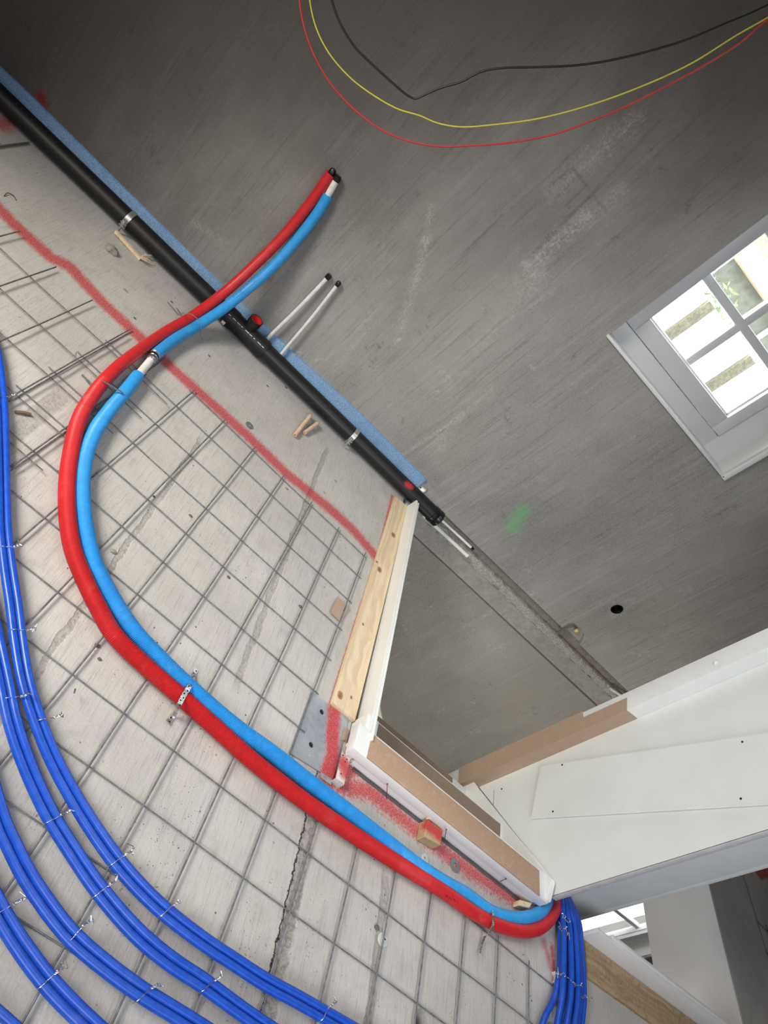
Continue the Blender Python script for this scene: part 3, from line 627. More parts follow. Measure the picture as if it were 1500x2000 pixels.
# printing on the sleeves: small dark strokes (illegible in the photo)
def printing(P0, P1, n, r, mat, parent, seed, up=Vector((-0.25, -0.66, 0.70))):
    rnd = random.Random(seed); bm = BM(); d = (P1 - P0); L = d.length; d.normalize(); u = (up - d * up.dot(d)).normalized(); s = d.cross(u)
    for k in range(n):
        if rnd.random() < 0.16: continue
        c = P0 + d * (L * k / n)
        for j in range(rnd.choice((1, 2, 2))):
            a = rnd.uniform(-0.0028, 0.0028); h = rnd.uniform(0.0016, 0.004)
            q = c + u * (r + 0.0009) + s * a + d * rnd.uniform(0, L / n * 0.5)
            wd = L / n * rnd.uniform(0.18, 0.6)
            prism(bm, [q, q + d * wd, q + d * wd + s * h, q + s * h], u * 0.0004)
    o = obj('printed_marking', bm, mat, parent, smooth=False); o['label'] = 'small dark printed lettering'; return o
m_inkblue = plain('dark_blue_ink', (0.01, 0.05, 0.22), 0.6); m_inkred = plain('dark_red_ink', (0.14, 0.005, 0.01), 0.6)
printing(wl(527, 515, 1.447), wl(458, 585, 1.35), 34, CR, m_inkblue, t2, 3)
printing(fl(862, 1738, ZC), fl(908, 1768, ZC), 22, CR, m_inkred, t, 4)

# perforated steel bands that hold the conduits down
def band(name, path, wd, label, parent=None, holes=True, group='perforated bands over the conduits'):
    P = spline(path, 0.003); fr = frames(P); bm = BM(); th = 0.0010; L = []
    for p, (tt, N, B) in zip(P, fr):
        s = tt.cross(Vector((0, 0, 1)));
        if s.length < 0.3: s = B
        s.normalize(); n_ = s.cross(tt).normalized(); L.append((p, s, n_))
    rr = []
    for i, (p, s, n_) in enumerate(L):
        w_ = wd / 2 * (0.86 if (i % 4 == 0) else 1.0)
        rr.append([bm.verts.new(p + s * a + n_ * b) for a, b in ((-w_, 0), (-w_, th), (w_, th), (w_, 0))])
    for a, b in zip(rr, rr[1:]):
        for k in range(4): bm.faces.new((a[k], a[(k + 1) % 4], b[(k + 1) % 4], b[k]))
    bm.faces.new(rr[0]); bm.faces.new(rr[-1][::-1])
    t = empty(name, tuple(Vector(path[len(path) // 2]) * Vector((1, 1, 0)).length * 0 + Vector((path[len(path) // 2][0], path[len(path) // 2][1], 0))), label, 'perforated band', group)
    obj('strap', bm, m_galv, t)
    if holes:
        bm = BM()
        for i, (p, s, n_) in enumerate(L):
            if i % 4 == 2:
                off = 0.15 * wd * (1 if (i // 4) % 2 else -1)
                lathe(bm, [(0.0003, 0), (0.0003, wd * 0.19), (th + 0.0004, wd * 0.19), (th + 0.0004, 0)], p + s * off, n_, 8)
        obj('hole', bm, m_dark, t, smooth=False)['kind'] = 'stuff'
    return t
def over(pxa, pxb, wd, label, tails=(None, None), lift=0.0):
    """band from floor point a over both sleeves to floor point b"""
    A = fl(*pxa, 0.003); B = fl(*pxb, 0.003); d = (B - A); L = d.length; d.normalize(); Z = Vector((0, 0, 1))
    # arc over two sleeves lying side by side
    H = 2 * CR + 0.012
    path = [A + d * 0.0, A + d * (L * 0.04) + Z * 0.022, A + d * (L * 0.16) + Z * (H * 0.9), A + d * (L * 0.28) + Z * (H + 0.001), A + d * (L * 0.5) + Z * (H - 0.005), A + d * (L * 0.72) + Z * (H + 0.001), A + d * (L * 0.84) + Z * (H * 0.9), A + d * (L * 0.96) + Z * 0.022, B]
    if tails[0]: path = [fl(*q) for q in tails[0]] + path
    if tails[1]: path = path + [fl(*q) for q in tails[1]]
    return path
band('perforated_band', [fl(383, 1307, 0.002), fl(379, 1316, 0.004), fl(374, 1331, 0.030), fl(370, 1341, 0.0535), fl(364, 1350, 0.052), fl(357, 1362, 0.052), fl(350, 1376, 0.0535), fl(345, 1388, 0.030), fl(339, 1397, 0.006), fl(332, 1406, 0.004), fl(327, 1411, 0.008)], 0.013, 'shiny perforated band with two loose ends, across the middle of the conduits')
band('perforated_band', [fl(247, 786, 0.006), fl(246, 776, 0.030), fl(238, 766, 0.057), fl(229, 761, 0.056), fl(219, 755, 0.057), fl(207, 748, 0.0585), fl(196, 742, 0.040), fl(187, 750, 0.006), fl(178, 752, 0.003), fl(163, 735, 0.004)], 0.007, 'thin dull perforated band just below the steel coupling')
band('perforated_band', [fl(345, 602, 0.008), fl(352, 612, 0.012), fl(360, 612, 0.08), fl(374, 614, 0.102), fl(388, 626, 0.098), fl(392, 642, 0.06), fl(391, 656, 0.02), fl(396, 668, 0.006)], 0.006, 'thin dull perforated band where the conduits leave the black pipe')
band('perforated_band', [fl(960, 1768, 0.012), fl(961, 1776, 0.046), fl(963, 1786, 0.0535), fl(963, 1799, 0.050), fl(962, 1808, 0.0535), fl(957, 1820, 0.042), fl(947, 1829, 0.018), fl(942, 1841, 0.010), fl(937, 1860, 0.016)], 0.009, 'perforated band with a dangling tail, near the foot of the stairs')

# ------------------------------------------------------------------ bare white pipe stubs on the wall
for a, b, r, yy, lab in (((641, 541), (528, 655), 0.0085, 1.522, 'left of the two thin white pipes standing up against the wall'), ((660, 555), (560, 678), 0.0072, 1.520, 'right of the two thin white pipes standing up against the wall')):
    A = wl(*a, yy); B = wl(*b, yy); B = Vector((B.x, B.y - 0.018, B.z)); t = empty('water_pipe', (B.x, B.y, 0.0), lab, 'water pipe', 'thin white pipes on the wall')
    P = [A, A.lerp(B, 0.5) + Vector((0.003, -0.002, 0)), B, B + (B - A) * 0.12 + Vector((0, -0.01, 0)), Vector((B.x + 0.012, B.y - 0.012, 0.012))]
    bm = BM(); tube(bm, spline(P, 0.012), r, 14); obj('pipe_run', bm, m_whitepipe, t)
    d = (A - B).normalized(); bm = BM(); lathe(bm, [(-0.010, r), (-0.009, r * 1.4), (0.008, r * 1.45), (0.013, r), (0.014, 0)], A, d, 16); obj('end_cap', bm, m_blackcap, t)
for a, b, r, yy, cap, lab in (((912, 1085), (840, 1018), 0.010, 1.50, False, 'thicker white pipe stub running out of the black pipe end'), ((921, 1070), (856, 1010), 0.0065, 1.520, True, 'thinner white pipe stub with a black tip beyond the black pipe end')):
    A = wl(*a, yy); B = wl(*b, yy); d = (A - B).normalized(); t = empty('water_pipe', tuple((A + B) / 2), lab, 'water pipe')
    bm = BM(); tube(bm, [B - d * 0.05, B, A], r, 14); obj('pipe_run', bm, m_whitepipe, t)
    if cap: bm = BM(); lathe(bm, [(-0.004, r), (-0.003, r * 1.3), (0.012, r * 1.3), (0.013, 0)], A, d, 16); obj('end_cap', bm, m_blackcap, t)
    else: bm = BM(); lathe(bm, [(-0.004, r), (-0.002, r * 1.12), (0.003, r * 1.1), (0.005, 0)], A, d, 16); obj('end_cap', bm, m_whitepipe, t)
A = wl(1192, 1345, 1.535); B = wl(1240, 1376, 1.535); bm = BM(); tube(bm, [A, B + (B - A) * 0.6], 0.008, 12)
tag(own_origin(obj('water_pipe', bm, m_whitepipe)), 'short white pipe piece in the wall groove beside the stair post', 'water pipe')
# J-bent cable duct in its chase, yellow cap; socket box in the wall
t = empty('cable_duct', (2.15, W, 0.0), 'bent grey cable duct with a yellow plug in the chase above the groove', 'cable duct')
bm = BM(); tube(bm, spline([wl(1088, 1236, 1.535), wl(1100, 1229, 1.53), wl(1114, 1223, 1.528), wl(1122, 1223, 1.532), wl(1126, 1227, 1.548)], 0.006), 0.006, 10); obj('duct', bm, plain('grey_duct', (0.13, 0.115, 0.10), 0.6), t)
bm = BM(); p = wl(1125, 1230, 1.545); box(bm, p.x - 0.008, p.x + 0.010, p.y - 0.012, p.y + 0.01, p.z - 0.009, p.z + 0.012, 0.003); obj('plug', bm, m_yellow, t)
t = empty('socket_box', (2.188, W, 0.333), 'round black socket box sunk in the wall above the groove', 'socket box')
bm = BM(); lathe(bm, [(0.001, 0.0335), (0.001, 0.031), (0.044, 0.030), (0.044, 0.0)], (2.188, W, 0.333), (0, 1, 0), 32); obj('box_shell', bm, m_blackcap, t)
bm = BM(); lathe(bm, [(-0.001, 0.034), (-0.002, 0.0345), (-0.002, 0.0325), (0.001, 0.032)], (2.188, W, 0.333), (0, 1, 0), 32); obj('rim', bm, plain('pale_rim', (0.33, 0.33, 0.32), 0.7), t)
for s in (-1, 1): bm = BM(); box(bm, 2.188 + s * 0.026 - 0.004, 2.188 + s * 0.026 + 0.004, W + 0.003, W + 0.02, 0.333 - 0.004, 0.333 + 0.004, 0.001); obj('screw_lug', bm, m_blackcap, t)

# ------------------------------------------------------------------ reinforcement mesh
TH = math.atan(0.058); ct, st_ = math.cos(TH), math.sin(TH)
def g(u, v, z): x, y = u * 0.15, v * 0.15; return Vector((x * ct + y * st_, -x * st_ + y * ct, z))
def wire(t, ua, va, ub, vb, z, r, mat, seed, n=None):
    L = math.hypot(ub - ua, vb - va); n = max(3, int(L * 1.5)); P = []
    for i in range(n + 1):
        f = i / n; u = ua + (ub - ua) * f; v = va + (vb - va) * f
        du = 0.012 * noise.noise(Vector((f * L * 0.45, seed * 3.7, 1))); dz = 0.0035 * noise.noise(Vector((f * L * 0.5, seed * 1.9, 7)))
        du *= min(1, f * 8, (1 - f) * 8) if False else 1
        P.append(g(u + (du if ua == ub else 0), v + (du if va == vb else 0), z + dz))
    bm = BM(); tube(bm, P, r, 8); return obj('wire', bm, mat, t)
def mat_(label, cols, rows, z, r, seed, mat):
    t = empty('wire_mesh', tuple(g(cols[0][0], rows[0][0], 0)), label, 'wire mesh', 'reinforcement mats on the floor')
    for i, (u, a, b) in enumerate(cols): wire(t, u, a, u, b, z + 2 * r, r, mat, seed + i)
    for i, (v, a, b) in enumerate(rows): wire(t, a, v, b, v, z, r * 0.72, mat, seed + 50 + i)
    return t
R_ = 0.0024
mat_('large steel wire mesh mat in the middle of the floor, under both water conduits',
     [(u, -7.2, 5.98 if u > -3 else 6.03) for u in range(-3, 6)] + [(u, -7.2, -0.92) for u in range(6, 14)],
     [(v, -3.15 if v < 5 else -3.08, 5.16) for v in range(0, 6)] + [(5.86, -1.1, 5.1)] + [(v, -3.15, 13.05) for v in range(-7, 0)], 0.006, R_, 1, m_steel)
mat_('steel wire mesh mat at the left, mostly beyond the cobalt blue pipes',
     [(u + 0.05, -7.3, 5.66) for u in range(-9, -3)] + [(-2.93, -7.3, 5.70), (-1.94, -7.3, 5.0)],
     [(v - 0.25, -9.2, -1.75 + 0.12 * v) for v in range(-7, 6)], 0.013, R_, 200, m_steel2)
mat_('small dark end of wire mesh beyond the pipe bundle at the right',
     [(u, -6.0, -1.05) for u in range(15, 22)], [(v - 0.2, 14.3, 21.5) for v in range(-6, 0)], 0.006, R_, 300, m_steel2)
mat_('steel wire mesh mat on the far side of the stair opening',
     [(u, -6.0, 6.4) for u in range(25, 32)], [(v + 0.2, 24.4, 31.5) for v in range(-6, 7)], 0.006, R_, 400, m_steel2)
bm = BM(); tube(bm, [fl(-25, 290, 0.006), fl(0, 286, 0.006), fl(30, 282, 0.006), fl(56, 279, 0.006)], 0.004, 8)
tag(own_origin(obj('steel_rod', bm, m_steel2)), 'short black steel rod sticking out below the far end of the black pipe', 'steel rod')

# ------------------------------------------------------------------ cobalt blue heating pipes, in pairs
HR = 0.0090
def pair(center, z, labels, grp, ext=()):
    P = spline([fl(*c_, z) for c_ in center], 0.02); fr = frames(P)
    for s, lab in zip((1, -1), labels):
        pts = []
        for i, (p, (tt, N, B)) in enumerate(zip(P, fr)):
            side = Vector((tt.y, -tt.x, 0)).normalized(); pts.append(p + side * s * (HR * 1.03) + Vector((0, 0, 0.001 * math.sin(i * 0.21 + s))))
        bm = BM(); tube(bm, pts, HR, 18); tag(own_origin(obj('heating_pipe', bm, m_cobalt)), lab, 'heating pipe', grp)
ZB = 0.028
G = 'cobalt blue heating pipes sweeping over the left corner of the floor'
pair([(-30, 620), (-12, 680), (-3, 740), (2, 800), (4, 860), (5, 920), (6, 980), (8, 1040), (16, 1110), (27, 1180), (36, 1250), (50, 1330), (72, 1402), (102, 1478), (140, 1550), (187, 1625), (229, 1683), (272, 1732), (320, 1778), (400, 1840), (460, 1880), (517, 1917), (580, 1951), (640, 1985), (720, 2030), (820, 2085), (900, 2160), (930, 2260)], ZB,
     ('cobalt blue pipe nearest the red conduit, inner one of its pair', 'cobalt blue pipe in the pair nearest the red conduit, outer one of that pair'), G)
pair([(-40, 1110), (-22, 1190), (-6, 1265), (10, 1340), (23, 1404), (43, 1467), (70, 1534), (101, 1597), (140, 1660), (192, 1736), (267, 1822), (333, 1877), (398, 1920), (455, 1962), (515, 2004), (580, 2045), (680, 2100), (760, 2180), (790, 2290)], ZB,
     ('cobalt blue pipe in the second pair from the red conduit, side towards the conduit', 'cobalt blue pipe in the second pair from the red conduit, side away from it'), G)
pair([(-45, 1440), (-20, 1530), (3, 1608), (22, 1650), (50, 1705), (88, 1763), (138, 1826), (210, 1889), (277, 1938), (330, 1971), (380, 2002), (440, 2040), (540, 2100), (620, 2200), (640, 2310)], ZB,
     ('cobalt blue pipe in the third pair from the red conduit, side towards the conduit', 'cobalt blue pipe in the third pair from the red conduit, side away from it'), G)
pair([(-60, 1660), (-30, 1725), (0, 1782), (25, 1824), (55, 1868), (92, 1916), (130, 1957), (175, 2000), (220, 2040), (320, 2120), (400, 2230), (420, 2330)], ZB,
     ('cobalt blue pipe in the pair crossing the bottom left corner, upper one', 'cobalt blue pipe in the pair crossing the bottom left corner, lower one'), G)
bm = BM(); tube(bm, spline([fl(-40, 1945, ZB), fl(0, 1978, ZB), fl(25, 2000, ZB), fl(60, 2035, ZB)], 0.02), HR, 18)
tag(own_origin(obj('heating_pipe', bm, m_cobalt)), 'lone cobalt blue pipe just showing in the very bottom left corner', 'heating pipe', G)

# the bundle that dives beside the newel board
BN = 'cobalt blue heating pipes bundled beside the stairs'
top = fl(1101, 1738, 0.0)
bund = [  # (px at y 2000, mid px at 1900, px at 1800, height)
    (1071, 1092, 1094, 0.022), (1094, 1100, 1100, 0.040), (1104, 1108, 1106, 0.022), (1112, 1116, 1111, 0.040), (1120, 1122, 1115, 0.024), (1128, 1128, 1120, 0.040), (1135, 1134, 1125, 0.022), (1142, 1139, 1130, 0.022)]
labs = ['leftmost pipe of the blue bundle beside the stairs', 'upper pipe of the blue bundle, second from the left', 'third pipe from the left in the blue bundle', 'fourth pipe from the left in the blue bundle',
        'fifth pipe from the left in the blue bundle', 'sixth pipe from the left in the blue bundle', 'seventh pipe from the left in the blue bundle, next to last', 'rightmost pipe of the blue bundle, next to the brown board']
for i, ((a, b, c_, z), lab) in enumerate(zip(bund, labs)):
    f = i / 7
    pts = [Vector((1.52 + 0.03 * i, -1.45, z)), Vector((1.60 + 0.03 * i, -1.0, z)), fl(a - (6 if i else 12), 2000, z), fl((a + b) / 2, 1950, z), fl(b, 1900, z), fl((b + c_) / 2 + 1, 1850, z), fl(c_, 1800, z - 0.004), fl(1094 + f * 20, 1762, z - 0.012), fl(1090 + f * 10, 1738, z - 0.05), Vector((2.00 + f * 0.16, 0.052 - 0.012 * (i % 2), -0.14)), Vector((2.00 + f * 0.16, 0.060 - 0.012 * (i % 2), -0.45))]
    bm = BM(); tube(bm, spline(pts, 0.014), 0.0098, 16); tag(own_origin(obj('heating_pipe', bm, m_cobalt)), lab, 'heating pipe', BN)

# twisted wire ties
def tie(a, b, z, lab, seed, tail=0.018):
    rnd = random.Random(seed); A = fl(*a, ZB); B = fl(*b, ZB); d = (B - A); d.z = 0; d.normalize(); Z = Vector((0, 0, 1)); M_ = (A + B) / 2; L = (B - A).length; hw = HR * 2.12
    t = empty('wire_tie', (M_.x, M_.y, 0.0), lab, 'wire tie', 'twisted wire ties on the blue pipes')
    C_ = Vector((M_.x, M_.y, 0)); top = z + HR + 0.0012
    loop = [C_ - d * hw + Z * (z - 0.010), C_ - d * (hw + 0.0008) + Z * z, C_ - d * (hw * 0.84) + Z * (top - 0.003), C_ - d * (hw * 0.5) + Z * top, C_ + Z * (top - 0.002), C_ + d * (hw * 0.5) + Z * top, C_ + d * (hw * 0.84) + Z * (top - 0.003), C_ + d * (hw + 0.001) + Z * z]
    bm = BM(); tube(bm, spline(loop, 0.003), 0.0009, 6); obj('loop', bm, m_wire, t)
    s = d.cross(Z); E = C_ + d * (hw * 0.75) + Z * top
    for k in range(2):
        P = []; ph = rnd.uniform(0, 6)
        for j in range(14):
            f = j / 13; q = E + d * (0.010 * f) + Z * (0.012 * f) + (s * math.cos(ph + j * 1.3 + k * 3.14) + d * math.sin(ph + j * 1.3 + k * 3.14)) * 0.0022
            P.append(q)
        P += [P[-1] + d * rnd.uniform(-0.004, 0.008) + s * rnd.uniform(-0.010, 0.010) + Z * 0.003, P[-1] + d * rnd.uniform(-0.002, 0.012) + s * rnd.uniform(-0.014, 0.014) - Z * 0.004]
        bm = BM(); tube(bm, spline(P, 0.0025), 0.0010, 6); obj('twisted_end', bm, m_wire, t)
ties = [((-14, 776), (20, 780), 'topmost wire tie, at the left edge of the floor'), ((-10, 1070), (30, 1073), 'wire tie on the inner blue pair left of the red bend'), ((12, 1232), (58, 1235), 'wire tie on the inner blue pair just below the one beside the red bend'),
        ((65, 1410), (110, 1404), 'wire tie on the inner blue pair beside a mesh crossing at the left'), ((-2, 1367), (46, 1363), 'topmost wire tie on the second blue pair from the conduits'), ((80, 1613), (125, 1590), 'second wire tie down on the second blue pair from the conduits'), ((208, 1695), (245, 1668), 'wire tie on the inner blue pair, third from its lower end'), ((306, 1795), (338, 1765), 'wire tie on the inner blue pair, second from its lower end'),
        ((178, 1755), (212, 1728), 'third wire tie down on the second blue pair from the conduits'), ((390, 1938), (415, 1915), 'lowest wire tie on the second blue pair from the conduits'), ((132, 1840), (160, 1808), 'upper wire tie on the third blue pair from the conduits'), ((262, 1958), (292, 1930), 'lower wire tie on the third blue pair from the conduits'),
        ((-8, 1786), (22, 1768), 'upper wire tie on the bottom left corner pair'), ((74, 1930), (104, 1902), 'lower wire tie on the bottom left corner pair'), ((622, 1998), (640, 1962), 'wire tie on the inner blue pair at the bottom edge')]
for i, (a, b, lab) in enumerate(ties): tie(a, b, ZB, lab, i)
def scribble(cx, cy, z, n, size, lab, seed):
    rnd = random.Random(seed); c_ = fl(cx, cy, z); t = empty('wire_tie', (c_.x, c_.y, 0), lab, 'wire tie', 'twisted wire ties on the blue bundle')
    P = [c_ + Vector((size * (k / (n - 1) - 0.5), rnd.uniform(-0.008, 0.008) - 0.05 * size * k / n, rnd.uniform(-0.003, 0.006))) for k in range(n)]
    bm = BM(); tube(bm, spline(P, 0.003), 0.0012, 6); obj('twist', bm, m_wire, t)
    for k in range(3):
        q = rnd.choice(P); bm = BM(); tube(bm, spline([q, q + Vector((rnd.uniform(-.006, .006), rnd.uniform(-.01, .01), 0.007)), q + Vector((rnd.uniform(-.01, .01), rnd.uniform(-.018, .018), 0.004))], 0.003), 0.0010, 6); obj('twisted_end', bm, m_wire, t)
scribble(1112, 1912, 0.055, 9, 0.13, 'long twisted wire tie across the middle of the blue bundle', 2)
scribble(1104, 1795, 0.052, 5, 0.035, 'small wire tie at the top of the blue bundle', 3)
scribble(1103, 1819, 0.052, 4, 0.025, 'tiny wire tie just below the top one on the blue bundle', 5)
scribble(1092, 1811, 0.040, 3, 0.025, 'wire tie end at the left side of the blue bundle under the red bend', 8)
scribble(1138, 1945, 0.040, 5, 0.045, 'lowest wire tie, at the right side of the blue bundle', 4)
scribble(1090, 1903, 0.045, 4, 0.03, 'wire tie end at the left of the long twisted one on the bundle', 9)
mk = printing(fl(252, 1786, ZB) + Vector((0, 0, 0.001)), fl(268, 1797, ZB), 7, HR, m_ink, None, 5, Vector((-0.3, -0.5, 0.8)))
for o in C.objects:
    if o.get('label') == 'cobalt blue pipe in the second pair from the red conduit, side towards the conduit':
        mk.parent = o; mk.matrix_parent_inverse = Matrix.Translation(o.location).inverted()

# ------------------------------------------------------------------ edge boards round the opening
t = empty('edge_board', (0.885, 0.75, 0.0), 'pale pine board lying on the floor along the left side of the stair opening', 'board')
bm = BM(); prism(bm, [fl(773, 969, 0.016), fl(797, 989, 0.016), fl(694, 1408, 0.016), fl(650, 1371, 0.016)], (0, 0, -0.0158)); bmesh.ops.bevel(bm, geom=bm.edges[:], offset=0.0015, segments=2, affect='EDGES')
obj('board', bm, m_pine, t)
# white upstand, left
t = empty('edge_trim', (0.95, 0.7, 0.0), 'narrow white upstand trim along the left side of the stair opening', 'trim board')
bm = BM(); A = xp(796, 988, 0.95); B = xp(698, 1408, 0.95)
prism(bm, [(0.948, A.y, 0.0), (0.948, A.y - 0.012, 0.078), (0.948, 0.045, 0.078), (0.948, 0.108, -0.002)], (0.010, 0, 0)); bmesh.ops.bevel(bm, geom=bm.edges[:], offset=0.0012, segments=2, affect='EDGES'); obj('upstand', bm, m_white, t)
bm = BM(); box(bm, 0.9585, 0.966, 0.02, 1.345, 0.055, 0.0815, 0.0012); obj('cap_lip', bm, m_white, t)
bm = BM(); box(bm, 0.9585, 0.972, 0.10, 1.53, -0.33, 0.0, 0.001); tag(obj('trim_1', bm, m_white), 'white fascia lining the left side of the stair opening', kind='structure')
# right front edge
t = empty('edge_board', (2.9, -0.10, 0.0), 'brown plywood board lying along the front edge of the stair opening at the right', 'board')
bm = BM(); box(bm, 2.10, 4.4, -0.165, -0.052, 0.0, 0.016, 0.0015); obj('board', bm, m_pine2, t)
t = empty('edge_trim', (2.9, -0.03, 0.0), 'grey white upstand trim behind the brown plywood board at the right', 'trim board')
bm = BM(); box(bm, 2.075, 4.4, -0.050, -0.036, 0.0, 0.088, 0.0015); obj('upstand', bm, m_trim, t)
bm = BM(); box(bm, 2.16, 4.4, -0.036, -0.024, -0.30, 0.094, 0.0015); obj('cap_lip', bm, m_trim, t)
slab('trim_2', OX1 - 0.014, OX1 + 0.001, 0.0, W - 0.002, -0.36, 0.004, m_trim, 'grey white fascia on the far side of the stair opening')
# galvanised plate and friends at the corner
t = empty('steel_plate', (0.83, 0.0, 0.0), 'large galvanised steel plate with two holes and a red spray stripe at the board corner', 'steel plate')
bm = BM(); prism(bm, [fl(608, 1352, 0.005), fl(681, 1403, 0.005), fl(650, 1523, 0.005), fl(626, 1508, 0.005), fl(565, 1470, 0.005)], (0, 0, -0.0045)); po = obj('plate', bm, m_plate, t, smooth=False)
cc = []
for q in ((628, 1391), (607, 1455)): cb = BM(); p = fl(*q, 0.003); lathe(cb, [(-0.02, 0), (-0.02, 0.0085), (0.02, 0.0085), (0.02, 0)], p, (0, 0, 1), 20); cc.append(cutter(cb))
inv = po.matrix_parent_inverse.copy(); par = po.parent; po.parent = None; po.matrix_parent_inverse = Matrix.Identity(4); cut(po, cc); po.parent = par; po.matrix_parent_inverse = inv
for q in ((628, 1391), (607, 1455)):
    p = fl(*q, 0.0006); bm = BM(); lathe(bm, [(0, 0.0), (0, 0.0084), (0.0006, 0.0084), (0.0006, 0)], p, (0, 0, 1), 20); obj('hole', bm, m_dark, t)
bm = BM(); A, B = fl(626, 1508, 0.005), fl(648, 1522, 0.005); d = (A - B)
prism(bm, [A, B, B + Vector((0.004, -0.016, -0.004)), A + Vector((0.006, -0.012, -0.004))], (0, 0, 0.0015)); obj('bent_lip', bm, m_galv, t)
m_spw = sprayed('sprayed_white_angle', (0.74, 0.72, 0.70), [(fl(668, 1490, 0.02), fl(676, 1512, 0.02))], 0.026, 0.0, z=0.02)
t = empty('corner_bracket', (0.95, -0.07, 0.0), 'small white perforated angle bracket sprayed red beside the steel plate', 'bracket')
bm = BM(); prism(bm, [fl(668, 1468, 0.024), fl(684, 1481, 0.024), fl(672, 1533, 0.024), fl(656, 1520, 0.024)], (0, 0, -0.0015)); pb = obj('plate', bm, m_spw, t, smooth=False)
bm = BM(); A, B = fl(672, 1533, 0.024), fl(656, 1520, 0.024); prism(bm, [A, B, Vector((B.x, B.y - 0.002, 0.0)), Vector((A.x, A.y - 0.002, 0.0))], (0, 0.0015, 0)); obj('flange', bm, m_spw, t, smooth=False)
bm = BM()
for q in ((670, 1475), (677, 1483), (674, 1488), (666, 1511)): lathe(bm, [(0, 0), (0, 0.0022), (0.0004, 0.0022), (0.0004, 0)], fl(*q, 0.0241), (0, 0, 1), 10)
obj('hole', bm, m_dark, t)
bm = BM(); prism(bm, [fl(675, 1420, 0.012), fl(682, 1424, 0.012), fl(677, 1447, 0.012), fl(670, 1444, 0.012)], (0, 0, -0.0118)); bmesh.ops.bevel(bm, geom=bm.edges[:], offset=0.001, segments=1, affect='EDGES')
tag(own_origin(obj('wood_shim', bm, m_scrap)), 'thin pinkish wood shim between the steel plate and the white corner', 'shim')

# ------------------------------------------------------------------ staircase (starts here and goes down towards the wall)
ZT = 0.070
SR = Matrix.Translation((0.964, -0.040, 0)) @ Matrix.Rotation(math.atan(-0.032), 4, 'Z') @ Matrix.Translation((-0.964, 0.040, 0))
st = empty('staircase', (1.4, 0.1, -0.2), 'white staircase going down, its treads covered with brown hardboard', 'staircase')
def tread(y0, y1, z, x0, x1, mat_cov, cx0, cx1, cy0, cy1, riser=True):
    bm = BM(); box(bm, x0, x1, y0, y1, z - 0.038, z, 0.0025, SR); tr_ = obj('tread', bm, m_white, st)
    bm = BM(); box(bm, cx0, cx1, cy0, cy1, z, z + 0.0035, 0.0006, SR); c_ = obj('hardboard_cover', bm, mat_cov, tr_); c_['label'] = 'brown hardboard sheet protecting the tread'
    if riser: bm = BM(); box(bm, x0 + 0.02, x1 - 0.01, y1 - 0.045, y1 - 0.03, z - 0.19, z - 0.038, 0.001, SR); obj('riser', bm, m_white, st)
tread(-0.040, 0.056, ZT, 0.908, 1.824, m_hard, 0.962, 1.775, -0.0395, 0.047)
# front fascia of the landing tread
bm = BM(); box(bm, 0.955, 1.80, -0.036, -0.024, -0.02, ZT - 0.037, 0.001, SR); obj('fascia', bm, m_trim, st)
bm = BM(); box(bm, 0.935, 0.985, -0.02, 0.11, -0.2, ZT - 0.002, 0.002); obj('corner_block', bm, m_white, st)
# lower treads
tread(0.045, 0.300, ZT - 0.19, 0.935, 1.80, m_hard2, 0.95, 1.79, 0.055, 0.292)
tread(0.270, 0.520, ZT - 0.38, 0.935, 1.80, m_hard2, 0.95, 1.70, 0.28, 0.515)
# winders turning to the left under the floor
for k in range(3):
    z = ZT - 0.57 - 0.19 * k; bm = BM(); a0, a1 = math.radians(-35 * k), math.radians(-35 * (k + 1)); piv = Vector((0.97, 0.50, z))
    def ry(a, R): return piv + Vector((R * math.cos(a + math.radians(8)), -R * math.sin(a), 0)) if False else piv + Vector((R * math.sin(math.radians(60) - a * 0), 0, 0))
prev = None
bm = BM(); prism(bm, [(0.965, 0.10, -0.05), (0.965, 0.62, -0.46), (0.965, 0.62, -0.80), (0.965, 0.02, -0.33)], (0.028, 0, 0)); bmesh.ops.bevel(bm, geom=bm.edges[:], offset=0.002, segments=1, affect='EDGES'); obj('string_board', bm, m_white, st)
bm = BM(); prism(bm, [(1.808, -0.062, 0.040), (1.808, -0.062, 0.078), (1.808, 0.0, 0.100), (1.808, 0.50, -0.265), (1.808, 0.56, -0.29), (1.808, 0.56, -0.66), (1.808, 0.02, -0.28)], (0.022, 0, 0)); bmesh.ops.bevel(bm, geom=bm.edges[:], offset=0.003, segments=2, affect='EDGES')
obj('string_board', bm, m_white, st)
# pale swooping inner string low in the well, seen past the trim corner
P = [xp(738, 1345, 1.10), xp(745, 1372, 1.12), xp(750, 1400, 1.14), xp(749, 1425, 1.14), xp(722, 1425, 1.05), xp(725, 1345, 1.05)]
bm = BM(); pa = wl(733, 1350, 1.05); pb = wl(742, 1378, 1.05); pc = wl(748, 1412, 1.05); pd = wl(722, 1412, 1.05); pe = wl(722, 1340, 1.05)
prism(bm, [pe, pa, pb, pc, pd], (0, 0.03, 0)); obj('curved_string', bm, plain('cream_board', (0.72, 0.70, 0.62), 0.6), st)
